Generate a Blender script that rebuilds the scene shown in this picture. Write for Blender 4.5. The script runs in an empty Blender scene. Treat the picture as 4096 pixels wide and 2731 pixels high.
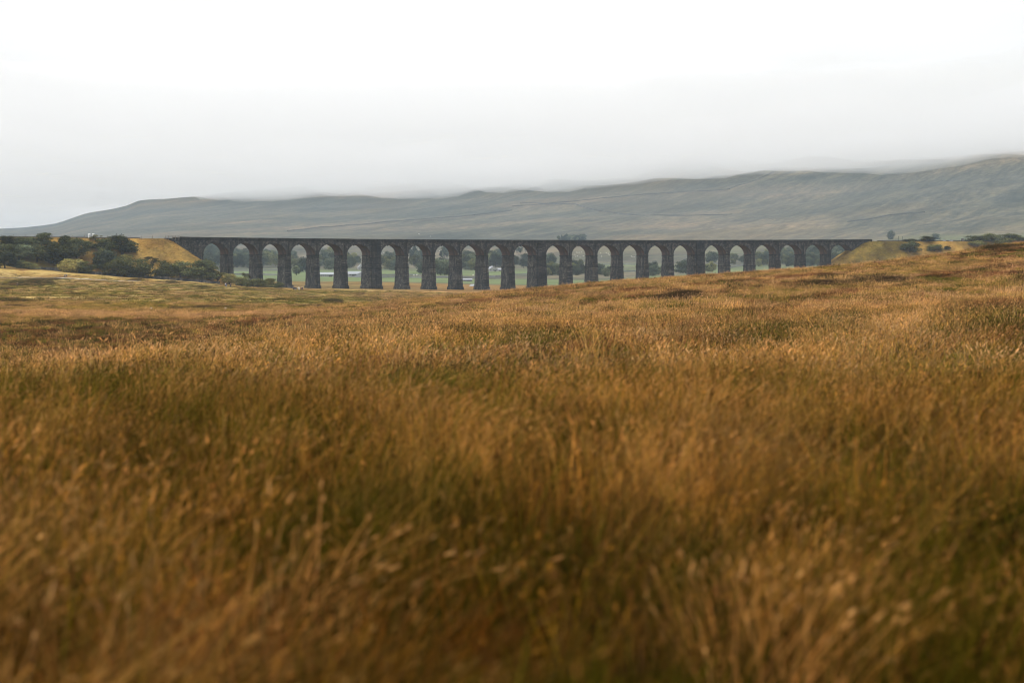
import bpy, bmesh, math, random
import numpy as np
from mathutils import Vector

random.seed(7)
rng = np.random.default_rng(7)
F = 8533.0                      # focal length in photograph pixels (75 mm on a 36 mm wide, 4096 px frame)
CX, HY = 2048.0, 1090.0         # principal column, horizon row
sc = bpy.context.scene
col = sc.collection
pi = math.pi

# ------------------------------------------------------------------ helpers
def tag(o, label=None, cat=None, group=None, kind=None):
    if label: o['label'] = label
    if cat: o['category'] = cat
    if group: o['group'] = group
    if kind: o['kind'] = kind
    return o

def empty(name, loc=(0, 0, 0), rz=0.0, scale=1.0):
    o = bpy.data.objects.new(name, None)
    o.empty_display_size = 0.2
    o.location = loc; o.rotation_euler = (0, 0, rz)
    o.scale = (scale, scale, scale) if not hasattr(scale, '__len__') else scale
    col.objects.link(o)
    return o

def link(name, me, parent=None, loc=None, rz=None):
    o = bpy.data.objects.new(name, me)
    col.objects.link(o)
    if parent: o.parent = parent
    if loc is not None: o.location = loc
    if rz is not None: o.rotation_euler = (0, 0, rz)
    return o

def np_mesh(name, verts, quads, mat=None, uv=None, smooth=False, colors=None, tris=None):
    """verts (n,3), quads (m,4) -> mesh"""
    verts = np.asarray(verts, np.float32); quads = np.asarray(quads, np.int32).reshape(-1, 4)
    me = bpy.data.meshes.new(name)
    nt = 0 if tris is None else len(tris)
    m = len(quads)
    me.vertices.add(len(verts)); me.vertices.foreach_set('co', verts.ravel())
    loops = quads.ravel()
    if nt: loops = np.concatenate([loops, np.asarray(tris, np.int32).ravel()])
    me.loops.add(len(loops)); me.loops.foreach_set('vertex_index', loops)
    me.polygons.add(m + nt)
    st = np.concatenate([np.arange(m) * 4, m * 4 + np.arange(nt) * 3]).astype(np.int32)
    me.polygons.foreach_set('loop_start', st)
    if smooth: me.polygons.foreach_set('use_smooth', np.ones(m + nt, bool))
    if uv is not None:
        l = me.uv_layers.new(name='UVMap')
        l.data.foreach_set('uv', np.asarray(uv, np.float32)[loops].ravel())
    if colors is not None:
        a = me.color_attributes.new('col', 'FLOAT_COLOR', 'POINT')
        c = np.ones((len(verts), 4), np.float32); c[:, :3] = colors
        a.data.foreach_set('color', c.ravel())
    me.update(); me.validate()
    if mat: me.materials.append(mat)
    return me

class MB:
    """collects boxes / tubes / lists of faces with uv into one mesh"""
    def __init__(s): s.v = []; s.f = []; s.uv = []
    def quad(s, pts, uvs=None):
        b = len(s.v); s.v += [tuple(p) for p in pts]
        s.uv += list(uvs) if uvs else [(p[0] + p[1] * .6, p[2]) for p in pts]
        s.f.append(tuple(range(b, b + len(pts))))
    def box(s, c, d, rz=0.0):
        x, y, z = [q / 2 for q in d]; ca, sa = math.cos(rz), math.sin(rz)
        P = [(c[0] + ca * a - sa * b_, c[1] + sa * a + ca * b_, c[2] + e) for a, b_, e in
             [(-x, -y, -z), (x, -y, -z), (x, y, -z), (-x, y, -z), (-x, -y, z), (x, -y, z), (x, y, z), (-x, y, z)]]
        for q in ((0, 3, 2, 1), (4, 5, 6, 7), (0, 1, 5, 4), (1, 2, 6, 5), (2, 3, 7, 6), (3, 0, 4, 7)):
            s.quad([P[i] for i in q])
    def tube(s, pts, rad, n=6):
        pts = [Vector(p) for p in pts]; rings = []
        for i, p in enumerate(pts):
            d = (pts[min(i + 1, len(pts) - 1)] - pts[max(i - 1, 0)]).normalized()
            a = d.orthogonal().normalized(); b = d.cross(a)
            rings.append([p + (a * math.cos(t * 2 * pi / n) + b * math.sin(t * 2 * pi / n)) * rad[i] for t in range(n)])
        for i in range(len(pts) - 1):
            for t in range(n):
                s.quad([rings[i][t], rings[i][(t + 1) % n], rings[i + 1][(t + 1) % n], rings[i + 1][t]])
        s.quad(rings[-1]); s.quad(rings[0][::-1])
    def mesh(s, name, mat, smooth=False):
        me = bpy.data.meshes.new(name)
        me.from_pydata(s.v, [], s.f)
        l = me.uv_layers.new(name='UVMap')
        for lo in me.loops: l.data[lo.index].uv = s.uv[lo.vertex_index]
        if smooth:
            for p in me.polygons: p.use_smooth = True
        me.update()
        if mat: me.materials.append(mat)
        return me
    def build(s, name, mat, parent=None, smooth=False):
        return link(name, s.mesh(name, mat, smooth), parent)

def _hash(ix, iy, seed):
    h = (ix.astype(np.int64) * 374761393 + iy.astype(np.int64) * 668265263 + seed * 974634777) & 0xffffffff
    h = ((h ^ (h >> 13)) * 1274126177) & 0xffffffff
    return ((h ^ (h >> 16)) & 0xffff) / 65535.0

def vnoise(x, y, seed=0):
    x = np.asarray(x, float); y = np.asarray(y, float)
    ix = np.floor(x); iy = np.floor(y); fx = x - ix; fy = y - iy
    fx = fx * fx * (3 - 2 * fx); fy = fy * fy * (3 - 2 * fy)
    ix = ix.astype(np.int64); iy = iy.astype(np.int64)
    a = _hash(ix, iy, seed); b = _hash(ix + 1, iy, seed); c = _hash(ix, iy + 1, seed); d = _hash(ix + 1, iy + 1, seed)
    return (a * (1 - fx) + b * fx) * (1 - fy) + (c * (1 - fx) + d * fx) * fy

def fbm(x, y, seed=0, o=4):
    t = 0; a = .5; n = 0
    for i in range(o):
        t = t + a * vnoise(np.asarray(x) * 2 ** i + 17.3 * i, np.asarray(y) * 2 ** i + 9.1 * i, seed + i); n += a; a *= .5
    return t / n

def pchip_m(x, y):
    """x (n,), y (n,k) -> slopes (n,k)"""
    h = np.diff(x)[:, None]; d = np.diff(y, axis=0) / h
    m = np.zeros_like(y); m[0] = d[0]; m[-1] = d[-1]
    w1 = 2 * h[1:] + h[:-1]; w2 = h[1:] + 2 * h[:-1]
    with np.errstate(divide='ignore', invalid='ignore'):
        mm = (w1 + w2) / (w1 / d[:-1] + w2 / d[1:])
    m[1:-1] = np.where(d[:-1] * d[1:] > 0, mm, 0)
    return m

def pchip(x, y, q):
    x = np.asarray(x, float); y = np.asarray(y, float)
    one = y.ndim == 1
    if one: y = y[:, None]
    m = pchip_m(x, y)
    q = np.clip(np.asarray(q, float), x[0], x[-1])
    i = np.clip(np.searchsorted(x, q) - 1, 0, len(x) - 2)
    h = x[i + 1] - x[i]; t = (q - x[i]) / h
    if one:
        y0, y1, m0, m1 = y[i, 0], y[i + 1, 0], m[i, 0], m[i + 1, 0]
    else:
        k = np.arange(y.shape[1])
        y0, y1, m0, m1 = y[i, k], y[i + 1, k], m[i, k], m[i + 1, k]
    t2 = t * t; t3 = t2 * t
    return (2 * t3 - 3 * t2 + 1) * y0 + (t3 - 2 * t2 + t) * h * m0 + (-2 * t3 + 3 * t2) * y1 + (t3 - t2) * h * m1

# ------------------------------------------------------------------ node helpers
def new_mat(name):
    m = bpy.data.materials.new(name); m.use_nodes = True
    nt = m.node_tree; nt.nodes.clear()
    return m, nt
def N(nt, t, **kw):
    n = nt.nodes.new(t)
    for k, v in kw.items():
        if k.startswith('i_'):
            n.inputs[k[2:].replace('_', ' ')].default_value = v
        else: setattr(n, k, v)
    return n
def L(nt, a, b): nt.links.new(a, b)
def noise(nt, vec, scale, detail=4, rough=.55, dist=0.0):
    n = N(nt, 'ShaderNodeTexNoise'); n.inputs['Scale'].default_value = scale
    n.inputs['Detail'].default_value = detail; n.inputs['Roughness'].default_value = rough
    n.inputs['Distortion'].default_value = dist
    if vec is not None: L(nt, vec, n.inputs['Vector'])
    return n.outputs['Fac']
def ramp(nt, fac, stops):
    r = N(nt, 'ShaderNodeValToRGB'); e = r.color_ramp.elements
    while len(e) < len(stops): e.new(.5)
    for k, (p, c) in enumerate(stops):
        e[k].position = p; e[k].color = (*c, 1) if len(c) == 3 else c
    L(nt, fac, r.inputs[0]); return r.outputs[0]
def mix(nt, fac, a, b, mode='MIX'):
    m = N(nt, 'ShaderNodeMixRGB', blend_type=mode)
    for s, v in ((m.inputs[0], fac), (m.inputs[1], a), (m.inputs[2], b)):
        if hasattr(v, 'is_output'): L(nt, v, s)
        else: s.default_value = v if not isinstance(v, tuple) else ((*v, 1) if len(v) == 3 else v)
    return m.outputs[0]
def mapping(nt, vec, scale=(1, 1, 1), rot=(0, 0, 0)):
    m = N(nt, 'ShaderNodeMapping'); m.inputs['Scale'].default_value = scale; m.inputs['Rotation'].default_value = rot
    L(nt, vec, m.inputs['Vector']); return m.outputs[0]
def finish(nt, color, rough=.9, bump=None, bstr=.4, bdist=.1, spec=.2):
    b = N(nt, 'ShaderNodeBsdfPrincipled'); b.inputs['Roughness'].default_value = rough
    b.inputs['Specular IOR Level'].default_value = spec
    if hasattr(color, 'is_output'): L(nt, color, b.inputs['Base Color'])
    else: b.inputs['Base Color'].default_value = (*color, 1)
    if bump is not None:
        bu = N(nt, 'ShaderNodeBump'); bu.inputs['Strength'].default_value = bstr; bu.inputs['Distance'].default_value = bdist
        L(nt, bump, bu.inputs['Height']); L(nt, bu.outputs[0], b.inputs['Normal'])
    o = N(nt, 'ShaderNodeOutputMaterial'); L(nt, b.outputs[0], o.inputs[0])
    return b

def plain(name, c, rough=.8, var=.25, scale=2.0):
    m, nt = new_mat(name)
    tc = N(nt, 'ShaderNodeTexCoord')
    f = noise(nt, tc.outputs['Object'], scale, 4)
    lo = tuple(q * (1 - var) for q in c); hi = tuple(min(1, q * (1 + var)) for q in c)
    finish(nt, ramp(nt, f, [(.3, lo), (.7, hi)]), rough)
    return m

# ------------------------------------------------------------------ materials
STRAW = (.46, .275, .085); TAN = (.37, .195, .055); RED = (.20, .095, .032); GREEN = (.105, .10, .022); DGREEN = (.045, .052, .014)

def moor_material(name, green=0.0, far=False, yellow=0.0):
    m, nt = new_mat(name)
    geo = N(nt, 'ShaderNodeNewGeometry'); P = geo.outputs['Position']
    n1 = noise(nt, mapping(nt, P, (.012, .012, .012)), 1.0, 5, .6, .6)
    n2 = noise(nt, mapping(nt, P, (.06, .035, .05)), 1.0, 5, .6, .3)
    n3 = noise(nt, P, .35, 6, .7)
    n4 = noise(nt, mapping(nt, P, (.9, .3, .9)), 1.0, 5, .75)
    n5 = noise(nt, mapping(nt, P, (3.0, 1.2, 3.0)), 1.0, 4, .8)
    base = ramp(nt, n2, [(.30, RED), (.42, TAN), (.52, STRAW), (.68, (.42, .26, .10))])
    gcol = ramp(nt, n3, [(.3, DGREEN), (.6, (.16, .135, .03))])
    ad = N(nt, 'ShaderNodeMath', operation='ADD'); ad.inputs[1].default_value = green
    L(nt, n1, ad.inputs[0])
    gm = ramp(nt, ad.outputs[0], [(.56, (0, 0, 0)), (.70, (.75, .75, .75))])
    c = mix(nt, gm, base, gcol)
    mott = ramp(nt, n4, [(.32, (.58, .5, .42)), (.5, (.97, .95, .92)), (.68, (1.22, 1.22, 1.2))])
    c = mix(nt, .85, c, mott, 'MULTIPLY')
    fine = ramp(nt, n5, [(.3, (.62, .58, .52)), (.7, (1.25, 1.25, 1.22))])
    c = mix(nt, .8, c, fine, 'MULTIPLY')
    if yellow: c = mix(nt, yellow, c, (.30, .19, .045))
    at = N(nt, 'ShaderNodeAttribute'); at.attribute_name = 'col'
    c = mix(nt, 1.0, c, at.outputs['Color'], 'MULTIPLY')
    finish(nt, c, .95, n4, .6, .5, .05)
    return m

def hill_material():
    m, nt = new_mat('hillside_grass')
    geo = N(nt, 'ShaderNodeNewGeometry'); P = geo.outputs['Position']
    big = noise(nt, mapping(nt, P, (.0016, .0016, .003)), 1.0, 5, .6, .8)
    # drainage lines and grass bands that run aslant down the fell
    R1 = mapping(nt, P, (1, 1, 1), (0, 0, math.radians(-66))); R2 = mapping(nt, P, (1, 1, 1), (0, 0, math.radians(-72)))
    st = noise(nt, mapping(nt, R1, (.0020, .013, .004)), 1.0, 8, .74, .8)
    st2 = noise(nt, mapping(nt, R2, (.007, .06, .01)), 1.0, 7, .76, .6)
    sp = noise(nt, mapping(nt, P, (.06, .06, .09)), 1.0, 4, .7)
    base = ramp(nt, big, [(.32, (.052, .056, .042)), (.5, (.092, .086, .060)), (.66, (.140, .112, .074))])
    band = ramp(nt, st, [(.38, (.55, .57, .57)), (.5, (.95, .95, .95)), (.60, (1.45, 1.34, 1.22))])
    c = mix(nt, .9, base, band, 'MULTIPLY')
    c = mix(nt, .85, c, ramp(nt, st2, [(.34, (.48, .50, .52)), (.5, (1, 1, 1)), (.66, (1.4, 1.32, 1.2))]), 'MULTIPLY')
    c = mix(nt, .7, c, ramp(nt, sp, [(.36, (.5, .52, .5)), (.6, (1.2, 1.2, 1.2))]), 'MULTIPLY')
    at = N(nt, 'ShaderNodeAttribute'); at.attribute_name = 'col'
    fld = ramp(nt, noise(nt, mapping(nt, P, (.02, .02, .02)), 1.0, 5), [(.35, (.095, .128, .048)), (.65, (.145, .182, .075))])
    sep = N(nt, 'ShaderNodeSeparateColor'); L(nt, at.outputs['Color'], sep.inputs[0])
    c = mix(nt, sep.outputs[1], c, fld)                       # G channel: pasture
    c = mix(nt, sep.outputs[0], c, mix(nt, .6, (.13, .088, .036), c))   # R channel: straw moor
    finish(nt, c, .95, st2, .5, 3.0, .05)
    return m

def stone_material(name, dark, light, w=.85, h=.42, lime=.45):
    m, nt = new_mat(name)
    uvn = N(nt, 'ShaderNodeUVMap'); uvn.uv_map = 'UVMap'; V = uvn.outputs[0]
    br = N(nt, 'ShaderNodeTexBrick'); L(nt, V, br.inputs['Vector'])
    br.inputs['Scale'].default_value = 1.0; br.inputs['Brick Width'].default_value = w
    br.inputs['Row Height'].default_value = h; br.inputs['Mortar Size'].default_value = .035
    br.inputs['Mortar Smooth'].default_value = .4; br.inputs['Bias'].default_value = -.1
    br.inputs['Color1'].default_value = (*dark, 1); br.inputs['Color2'].default_value = (*light, 1)
    br.inputs['Mortar'].default_value = tuple(q * .45 for q in dark) + (1,)
    bn = noise(nt, mapping(nt, V, (1.1, 2.3, 1)), 1.0, 5, .7)
    c = mix(nt, .9, br.outputs['Color'], ramp(nt, bn, [(.32, (.35, .36, .38)), (.5, (.9, .9, .9)), (.68, (1.9, 1.8, 1.66))]), 'MULTIPLY')
    stain = noise(nt, mapping(nt, V, (.45, .30, 1)), 1.0, 6, .75, .3)
    c = mix(nt, .85, c, ramp(nt, stain, [(.40, (.38, .40, .43)), (.5, (1, 1, 1)), (.60, (2.0, 1.9, 1.75))]), 'MULTIPLY')
    bigv = noise(nt, mapping(nt, V, (.085, .06, 1)), 1.0, 3, .6, .5)
    c = mix(nt, .9, c, ramp(nt, bigv, [(.34, (.60, .62, .65)), (.5, (1, 1, 1)), (.66, (1.55, 1.54, 1.5))]), 'MULTIPLY')
    run = noise(nt, mapping(nt, V, (.75, .07, 1)), 1.0, 4, .65)
    c = mix(nt, ramp(nt, run, [(.56, (0, 0, 0)), (.70, (lime,) * 3)]), c, (.22, .20, .175))
    h_ = N(nt, 'ShaderNodeMath', operation='SUBTRACT'); L(nt, bn, h_.inputs[0]); L(nt, br.outputs['Fac'], h_.inputs[1])
    finish(nt, c, .92, h_.outputs[0], .9, .25, .15)
    return m

def brick_material():
    m, nt = new_mat('brick_soffit')
    uvn = N(nt, 'ShaderNodeUVMap'); uvn.uv_map = 'UVMap'; V = uvn.outputs[0]
    br = N(nt, 'ShaderNodeTexBrick'); L(nt, V, br.inputs['Vector'])
    br.inputs['Scale'].default_value = 1.0; br.inputs['Brick Width'].default_value = .6; br.inputs['Row Height'].default_value = .3
    br.inputs['Mortar Size'].default_value = .02
    br.inputs['Color1'].default_value = (.115, .058, .042, 1); br.inputs['Color2'].default_value = (.075, .045, .037, 1)
    br.inputs['Mortar'].default_value = (.10, .085, .075, 1)
    so = noise(nt, mapping(nt, V, (.25, .16, 1)), 1.0, 4, .6, .4)
    c = mix(nt, ramp(nt, so, [(.38, (.85, .85, .85)), (.62, (.1, .1, .1))]), br.outputs['Color'], (.045, .042, .040))
    run = noise(nt, mapping(nt, V, (1.1, .08, 1)), 1.0, 4, .6)
    c = mix(nt, ramp(nt, run, [(.60, (0, 0, 0)), (.72, (.5, .5, .5))]), c, (.30, .27, .24))
    finish(nt, c, .9, br.outputs['Fac'], -.3, .1, .1)
    return m

def blade_material(name, transl=.35):
    m, nt = new_mat(name)
    at = N(nt, 'ShaderNodeAttribute'); at.attribute_name = 'col'
    oi = N(nt, 'ShaderNodeObjectInfo')
    r = ramp(nt, oi.outputs['Random'], [(0, (.36, .35, .30)), (.45, (.82, .82, .80)), (.8, (1.25, 1.22, 1.16)), (1, (1.95, 1.82, 1.62))])
    c = mix(nt, 1.0, at.outputs['Color'], r, 'MULTIPLY')
    d = N(nt, 'ShaderNodeBsdfDiffuse'); t = N(nt, 'ShaderNodeBsdfTranslucent')
    L(nt, c, d.inputs[0]); L(nt, c, t.inputs[0])
    mx = N(nt, 'ShaderNodeMixShader'); mx.inputs[0].default_value = transl
    L(nt, d.outputs[0], mx.inputs[1]); L(nt, t.outputs[0], mx.inputs[2])
    o = N(nt, 'ShaderNodeOutputMaterial'); L(nt, mx.outputs[0], o.inputs[0])
    return m

M = {}
M['moor'] = moor_material('moor_grass_ground')
M['bank'] = moor_material('embankment_grass', green=.03, yellow=.12)
M['hill'] = hill_material()
M['stone'] = stone_material('gritstone', (.029, .0295, .0305), (.070, .068, .064))
M['face'] = stone_material('spandrel_stone', (.036, .0365, .0375), (.080, .077, .073), lime=.35)
M['dark_stone'] = stone_material('parapet_stone', (.018, .019, .020), (.036, .035, .034), .7, .35, .2)
M['brick'] = brick_material()
M['iron'] = plain('tie_iron', (.018, .018, .02), .6)
M['wall'] = stone_material('drystone', (.05, .05, .05), (.16, .155, .15), .4, .18, .3)
M['farwall'] = plain('field_wall_stone', (.17, .17, .165), .9)
M['blade'] = blade_material('grass_blades', .22)
M['leaf'] = blade_material('tree_leaves', .25)
M['bark'] = plain('bark', (.055, .045, .036), .9, .4, 6)
M['wood'] = plain('weathered_wood', (.16, .14, .115), .85, .3, 8)
M['white'] = plain('white_paint', (.78, .78, .77), .5, .05)
M['grey'] = plain('grey_paint', (.34, .35, .37), .5, .08)
M['render'] = plain('pale_render', (.34, .335, .32), .8, .12)
M['roof'] = plain('pale_sheet_roof', (.28, .295, .31), .6, .12)
M['sheet'] = plain('white_sheet_roof', (.24, .255, .27), .6, .12)
M['slate'] = plain('slate_roof', (.26, .27, .29), .6, .15)
M['window'] = plain('dark_window', (.03, .035, .04), .2, .1)
M['ballast'] = plain('track_ballast', (.09, .08, .072), .95, .4, 4)
M['rail'] = plain('rusty_rail', (.07, .05, .04), .6)
M['path'] = plain('limestone_path', (.58, .54, .48), .95, .2, .8)
M['fleece'] = plain('sheep_fleece', (.78, .75, .68), .95, .08)
M['sheep_face'] = plain('sheep_face', (.05, .045, .04), .9)
M['skin'] = plain('skin', (.45, .28, .20), .6, .05)
M['limestone'] = plain('pale_limestone', (.42, .41, .39), .9, .2, 3)

# ------------------------------------------------------------------ terrain height
def knots(lst):
    """entries (Y, 'z', z) or (Y, 'p', row)"""
    out = []
    for Y, k, v in lst:
        out.append((Y, v if k == 'z' else (HY - v) / F * Y))
    return out
NEAR = {
 -900: [(0,'z',-1.6),(15,'z',-1.72),(38,'z',-2.0),(60,'z',-3.8),(120,'z',-5.3),(150,'z',-5.5),(200,'z',-5.6),(280,'z',-5.4),(450,'z',-5.4),(600,'z',-4.6),(750,'z',-2.8),(880,'z',-.6),(925,'z',5.0),(1000,'z',6.0),(1300,'z',2)],
 0: [(0,'z',-1.6),(15,'z',-1.66),(37,'z',-1.88),(60,'z',-3.6),(120,'z',-5.1),(150,'z',-5.3),(200,'z',-5.4),(280,'p',1247),(450,'p',1195),(600,'p',1158),(750,'p',1130),(880,'p',1110),(925,'p',1068),(1000,'z',2.5),(1300,'z',0)],
 263: [(0,'z',-1.6),(15,'z',-1.65),(41,'z',-1.88),(66,'z',-3.5),(130,'z',-5.0),(155,'z',-5.2),(205,'z',-5.35),(280,'p',1246),(450,'p',1196),(600,'p',1162),(750,'p',1137),(880,'p',1114),(925,'p',1089),(1000,'z',0.5),(1300,'z',-2)],
 700: [(0,'z',-1.6),(15,'z',-1.64),(50,'z',-1.93),(80,'z',-3.4),(140,'z',-4.6),(170,'z',-4.8),(230,'z',-5.2),(300,'p',1244),(450,'p',1198),(600,'p',1174),(750,'p',1153),(880,'p',1132),(930,'p',1121),(1000,'z',-3.5),(1300,'z',-6)],
 1050: [(0,'z',-1.6),(15,'z',-1.63),(60,'z',-1.95),(95,'z',-3.2),(140,'z',-4.1),(180,'z',-4.5),(240,'z',-4.9),(310,'p',1236),(420,'p',1214),(600,'p',1186),(750,'p',1168),(900,'p',1154),(980,'p',1149),(1030,'p',1150),(1120,'p',1138),(1250,'p',1122),(1330,'z',-6)],
 1400: [(0,'z',-1.6),(15,'z',-1.62),(75,'z',-2.0),(100,'z',-2.8),(140,'z',-3.3),(200,'p',1266),(300,'p',1221),(340,'p',1213),(450,'z',-6.6),(600,'z',-7.6),(750,'z',-8.1),(900,'p',1163),(1050,'p',1155),(1120,'p',1147),(1250,'p',1127),(1330,'z',-7)],
 2048: [(0,'z',-1.6),(15,'z',-1.6),(85,'z',-2.05),(130,'p',1262),(200,'p',1213),(280,'p',1184),(380,'p',1153),(450,'z',-4.5),(600,'z',-7),(900,'z',-9),(1080,'z',-9.0),(1330,'z',-8)],
 2700: [(0,'z',-1.6),(15,'z',-1.58),(100,'z',-2.0),(150,'p',1208),(220,'p',1152),(300,'p',1116),(360,'p',1102),(430,'z',-1.5),(600,'z',-5),(900,'z',-8),(1100,'z',-8),(1330,'z',-8)],
 3400: [(0,'z',-1.6),(15,'z',-1.56),(120,'z',-1.75),(170,'p',1168),(240,'p',1106),(330,'p',1053),(400,'z',1.0),(600,'z',-2),(900,'z',-4),(1100,'z',-4),(1330,'z',-5)],
 4096: [(0,'z',-1.6),(15,'z',-1.5),(130,'z',-1.15),(180,'p',1125),(260,'p',1043),(350,'p',967),(420,'z',5.2),(600,'z',4),(900,'z',3),(1200,'z',4),(1330,'z',4)],
 5000: [(0,'z',-1.6),(15,'z',-1.45),(130,'z',-.4),(180,'z',.4),(260,'z',3.2),(350,'z',8.2),(420,'z',9),(600,'z',8),(900,'z',7),(1330,'z',8)],
}
FARK = {
 -900: [(1100,1125),(1500,1105),(1900,1088),(2600,1050),(3500,1010),(5000,965),(6500,935),(7200,922),(7800,960)],
 0: [(1100,1130),(1500,1110),(1900,1088),(2600,1040),(3500,1000),(5000,950),(6500,925),(7000,917),(7700,950)],
 205: [(1100,1132),(1500,1110),(1900,1087),(2600,1036),(3500,992),(5000,938),(6500,906),(7000,900),(7700,925)],
 350: [(1100,1134),(1500,1111),(1900,1087),(2600,1032),(3500,985),(5000,915),(6500,868),(7000,858),(7700,880)],
 500: [(1100,1135),(1500,1112),(1900,1086),(2600,1028),(3500,978),(5000,900),(6500,838),(7000,828),(7700,845)],
 566: [(1100,1136),(1500,1112),(1900,1086),(2600,1027),(3500,975),(5000,890),(6500,815),(7000,803),(7700,815)],
 700: [(1100,1138),(1300,1124),(1500,1112),(1900,1085),(2600,1025),(3500,970),(5000,880),(6400,805),(7000,790),(7700,795)],
 1400: [(1100,1146),(1250,1127),(1500,1108),(1900,1082),(2500,1035),(3200,985),(4200,910),(5200,840),(6300,768),(7000,730),(7700,710)],
 2300: [(1100,1160),(1300,1136),(1450,1122),(1700,1100),(2000,1075),(2600,1018),(3200,960),(4200,865),(5200,770),(5800,712),(6500,650),(7700,590)],
 3200: [(1100,1122),(1300,1115),(1700,1086),(2200,1040),(2800,975),(3500,890),(4200,800),(5000,690),(5500,618),(6200,550),(7700,500)],
 4096: [(1100,1070),(1300,1072),(1700,1040),(2200,985),(2800,900),(3400,800),(4000,695),(4500,602),(5000,530),(5600,480),(7700,420)],
 5000: [(1100,1040),(1300,1045),(1700,1010),(2200,950),(2800,850),(3400,735),(4000,610),(4500,520),(5600,420),(7700,380)],
}
NV, NY = 420, 740
V = np.linspace(-.40, .40, NV)
T = np.geomspace(14, 17000, NY); YG = T - 30.0
i_split = int(np.searchsorted(YG, 1245))
XG = V[:, None] * T[None, :]; YY = np.broadcast_to(YG[None, :], XG.shape)
def build_height():
    nc = sorted(NEAR); fc = sorted(FARK)
    lY = np.log(np.maximum(YG, 0) + 20)
    A = np.array([pchip(*np.array([(math.log(a + 20), b) for a, b in knots(NEAR[c])]).T, lY) for c in nc])
    B = np.array([pchip(np.log(np.array([a for a, b in FARK[c]], float) + 20),
                        np.array([(HY - b) / F * a for a, b in FARK[c]]), lY) for c in fc])
    Z = np.zeros_like(XG)
    for i in range(NV):
        pq = CX + F * XG[i] / np.maximum(YG, 40)
        za = pchip(np.array(nc, float), A, pq); zb = pchip(np.array(fc, float), B, pq)
        t = np.clip((YG - 1120) / 220, 0, 1); t = t * t * (3 - 2 * t)
        Z[i] = za * (1 - t) + zb * t
    amp1 = np.clip(YG / 60, 0, 1) * .14
    Z += (fbm(XG / 1.7, YY / 1.7, 3, 2) - .5) * .22 * np.clip(1 - YY / 140, 0, 1)
    Z += (fbm(XG / 16, YY / 16, 5, 3) - .5) * np.clip((YY - 40) / 400, 0, 1) * 1.1 * np.clip(1 - (YY - 900) / 300, .25, 1)
    Z += (fbm(XG / 260, YY / 200, 8, 5) - .5) * np.clip((YY - 1900) / 1500, 0, 1) * 13
    Z -= .27 * np.clip((YY - 12) / 25, 0, 1) * np.clip((900 - YY) / 300, 0, 1)
    Z -= .25 * np.clip((YY - 50) / 60, 0, 1) * np.clip((950 - YY) / 200, 0, 1)
    # gullies running aslant down the fell
    q = XG * math.cos(.5) + YY * math.sin(.5)
    Z += -np.abs(fbm(q / 150, YY / 1500, 21, 3) - .5) * 11 * np.clip((YY - 2300) / 1500, 0, 1)
    top = 262.0; Z = np.where(Z > top, top + 330 * (1 - np.exp(-(Z - top) / 330)), Z)     # the fell rounds off into a plateau
    return Z
ZG = build_height()

def H(x, y):
    x = np.asarray(x, float); y = np.asarray(y, float)
    fy = np.log(np.maximum(y + 30, 14.01) / 14) / math.log(17000 / 14) * (NY - 1)
    v = x / np.maximum(y + 30, 14)
    fx = (v + .40) / .80 * (NV - 1)
    fx = np.clip(fx, 0, NV - 1.001); fy = np.clip(fy, 0, NY - 1.001)
    ix = fx.astype(int); iy = fy.astype(int); a = fx - ix; b = fy - iy
    return (ZG[ix, iy] * (1 - a) + ZG[ix + 1, iy] * a) * (1 - b) + (ZG[ix, iy + 1] * (1 - a) + ZG[ix + 1, iy + 1] * a) * b

# ------------------------------------------------------------------ viaduct centre line (near face)
S = np.linspace(-260, 620, 8801)
def curv(s): 
    s = np.clip(s, -30, 400)
    return -1.20246e-4 * s + .5 * -3.48130e-6 * s * s
h0 = math.radians(26.0) - math.atan((813.07 - CX) / F)
HEAD = h0 + curv(S)
dS = S[1] - S[0]
_x = np.concatenate([[0], np.cumsum(np.cos((HEAD[1:] + HEAD[:-1]) / 2) * dS)])
_y = np.concatenate([[0], np.cumsum(np.sin((HEAD[1:] + HEAD[:-1]) / 2) * dS)])
X0, Y0 = (813.07 - CX) / F * 1009.275, 1009.275
_x += X0 - np.interp(0, S, _x); _y += Y0 - np.interp(0, S, _y)
def cl(s): return float(np.interp(s, S, _x)), float(np.interp(s, S, _y)), float(np.interp(s, S, HEAD))
def P3(s, off, z):
    """s along the near face, off away from the camera side, height z"""
    x, y, h = cl(s)
    return (x - math.sin(h) * off, y + math.cos(h) * off, z)
W = 8.5
SPAN, STEP, KING = 13.2, 15.55, 3.66
A_ = [i * STEP + (i // 6) * KING for i in range(24)]
B_ = [a + SPAN for a in A_]
S_L0, S_L1, S_R0, S_R1 = -11.8, 0.0, B_[23], B_[23] + 12.2
_top_px = np.array([700, 812, 930, 1300, 1500, 2200, 3000, 3480]); _top_py = np.array([946.5, 948, 950.3, 955.2, 956.8, 960, 960.5, 957.2])
_sx = np.linspace(-20, 400, 60)
_tp = []
for s in _sx:
    x, y, h = cl(s); p = CX + F * x / y
    _tp.append((HY - np.interp(p, _top_px, _top_py)) / F * y)
_tc = np.polyfit(_sx, _tp, 3)
def ztop(s): return float(np.polyval(_tc, s))
D_STR, D_CROWN, D_SPR = 1.45, 2.5, 8.0

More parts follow.
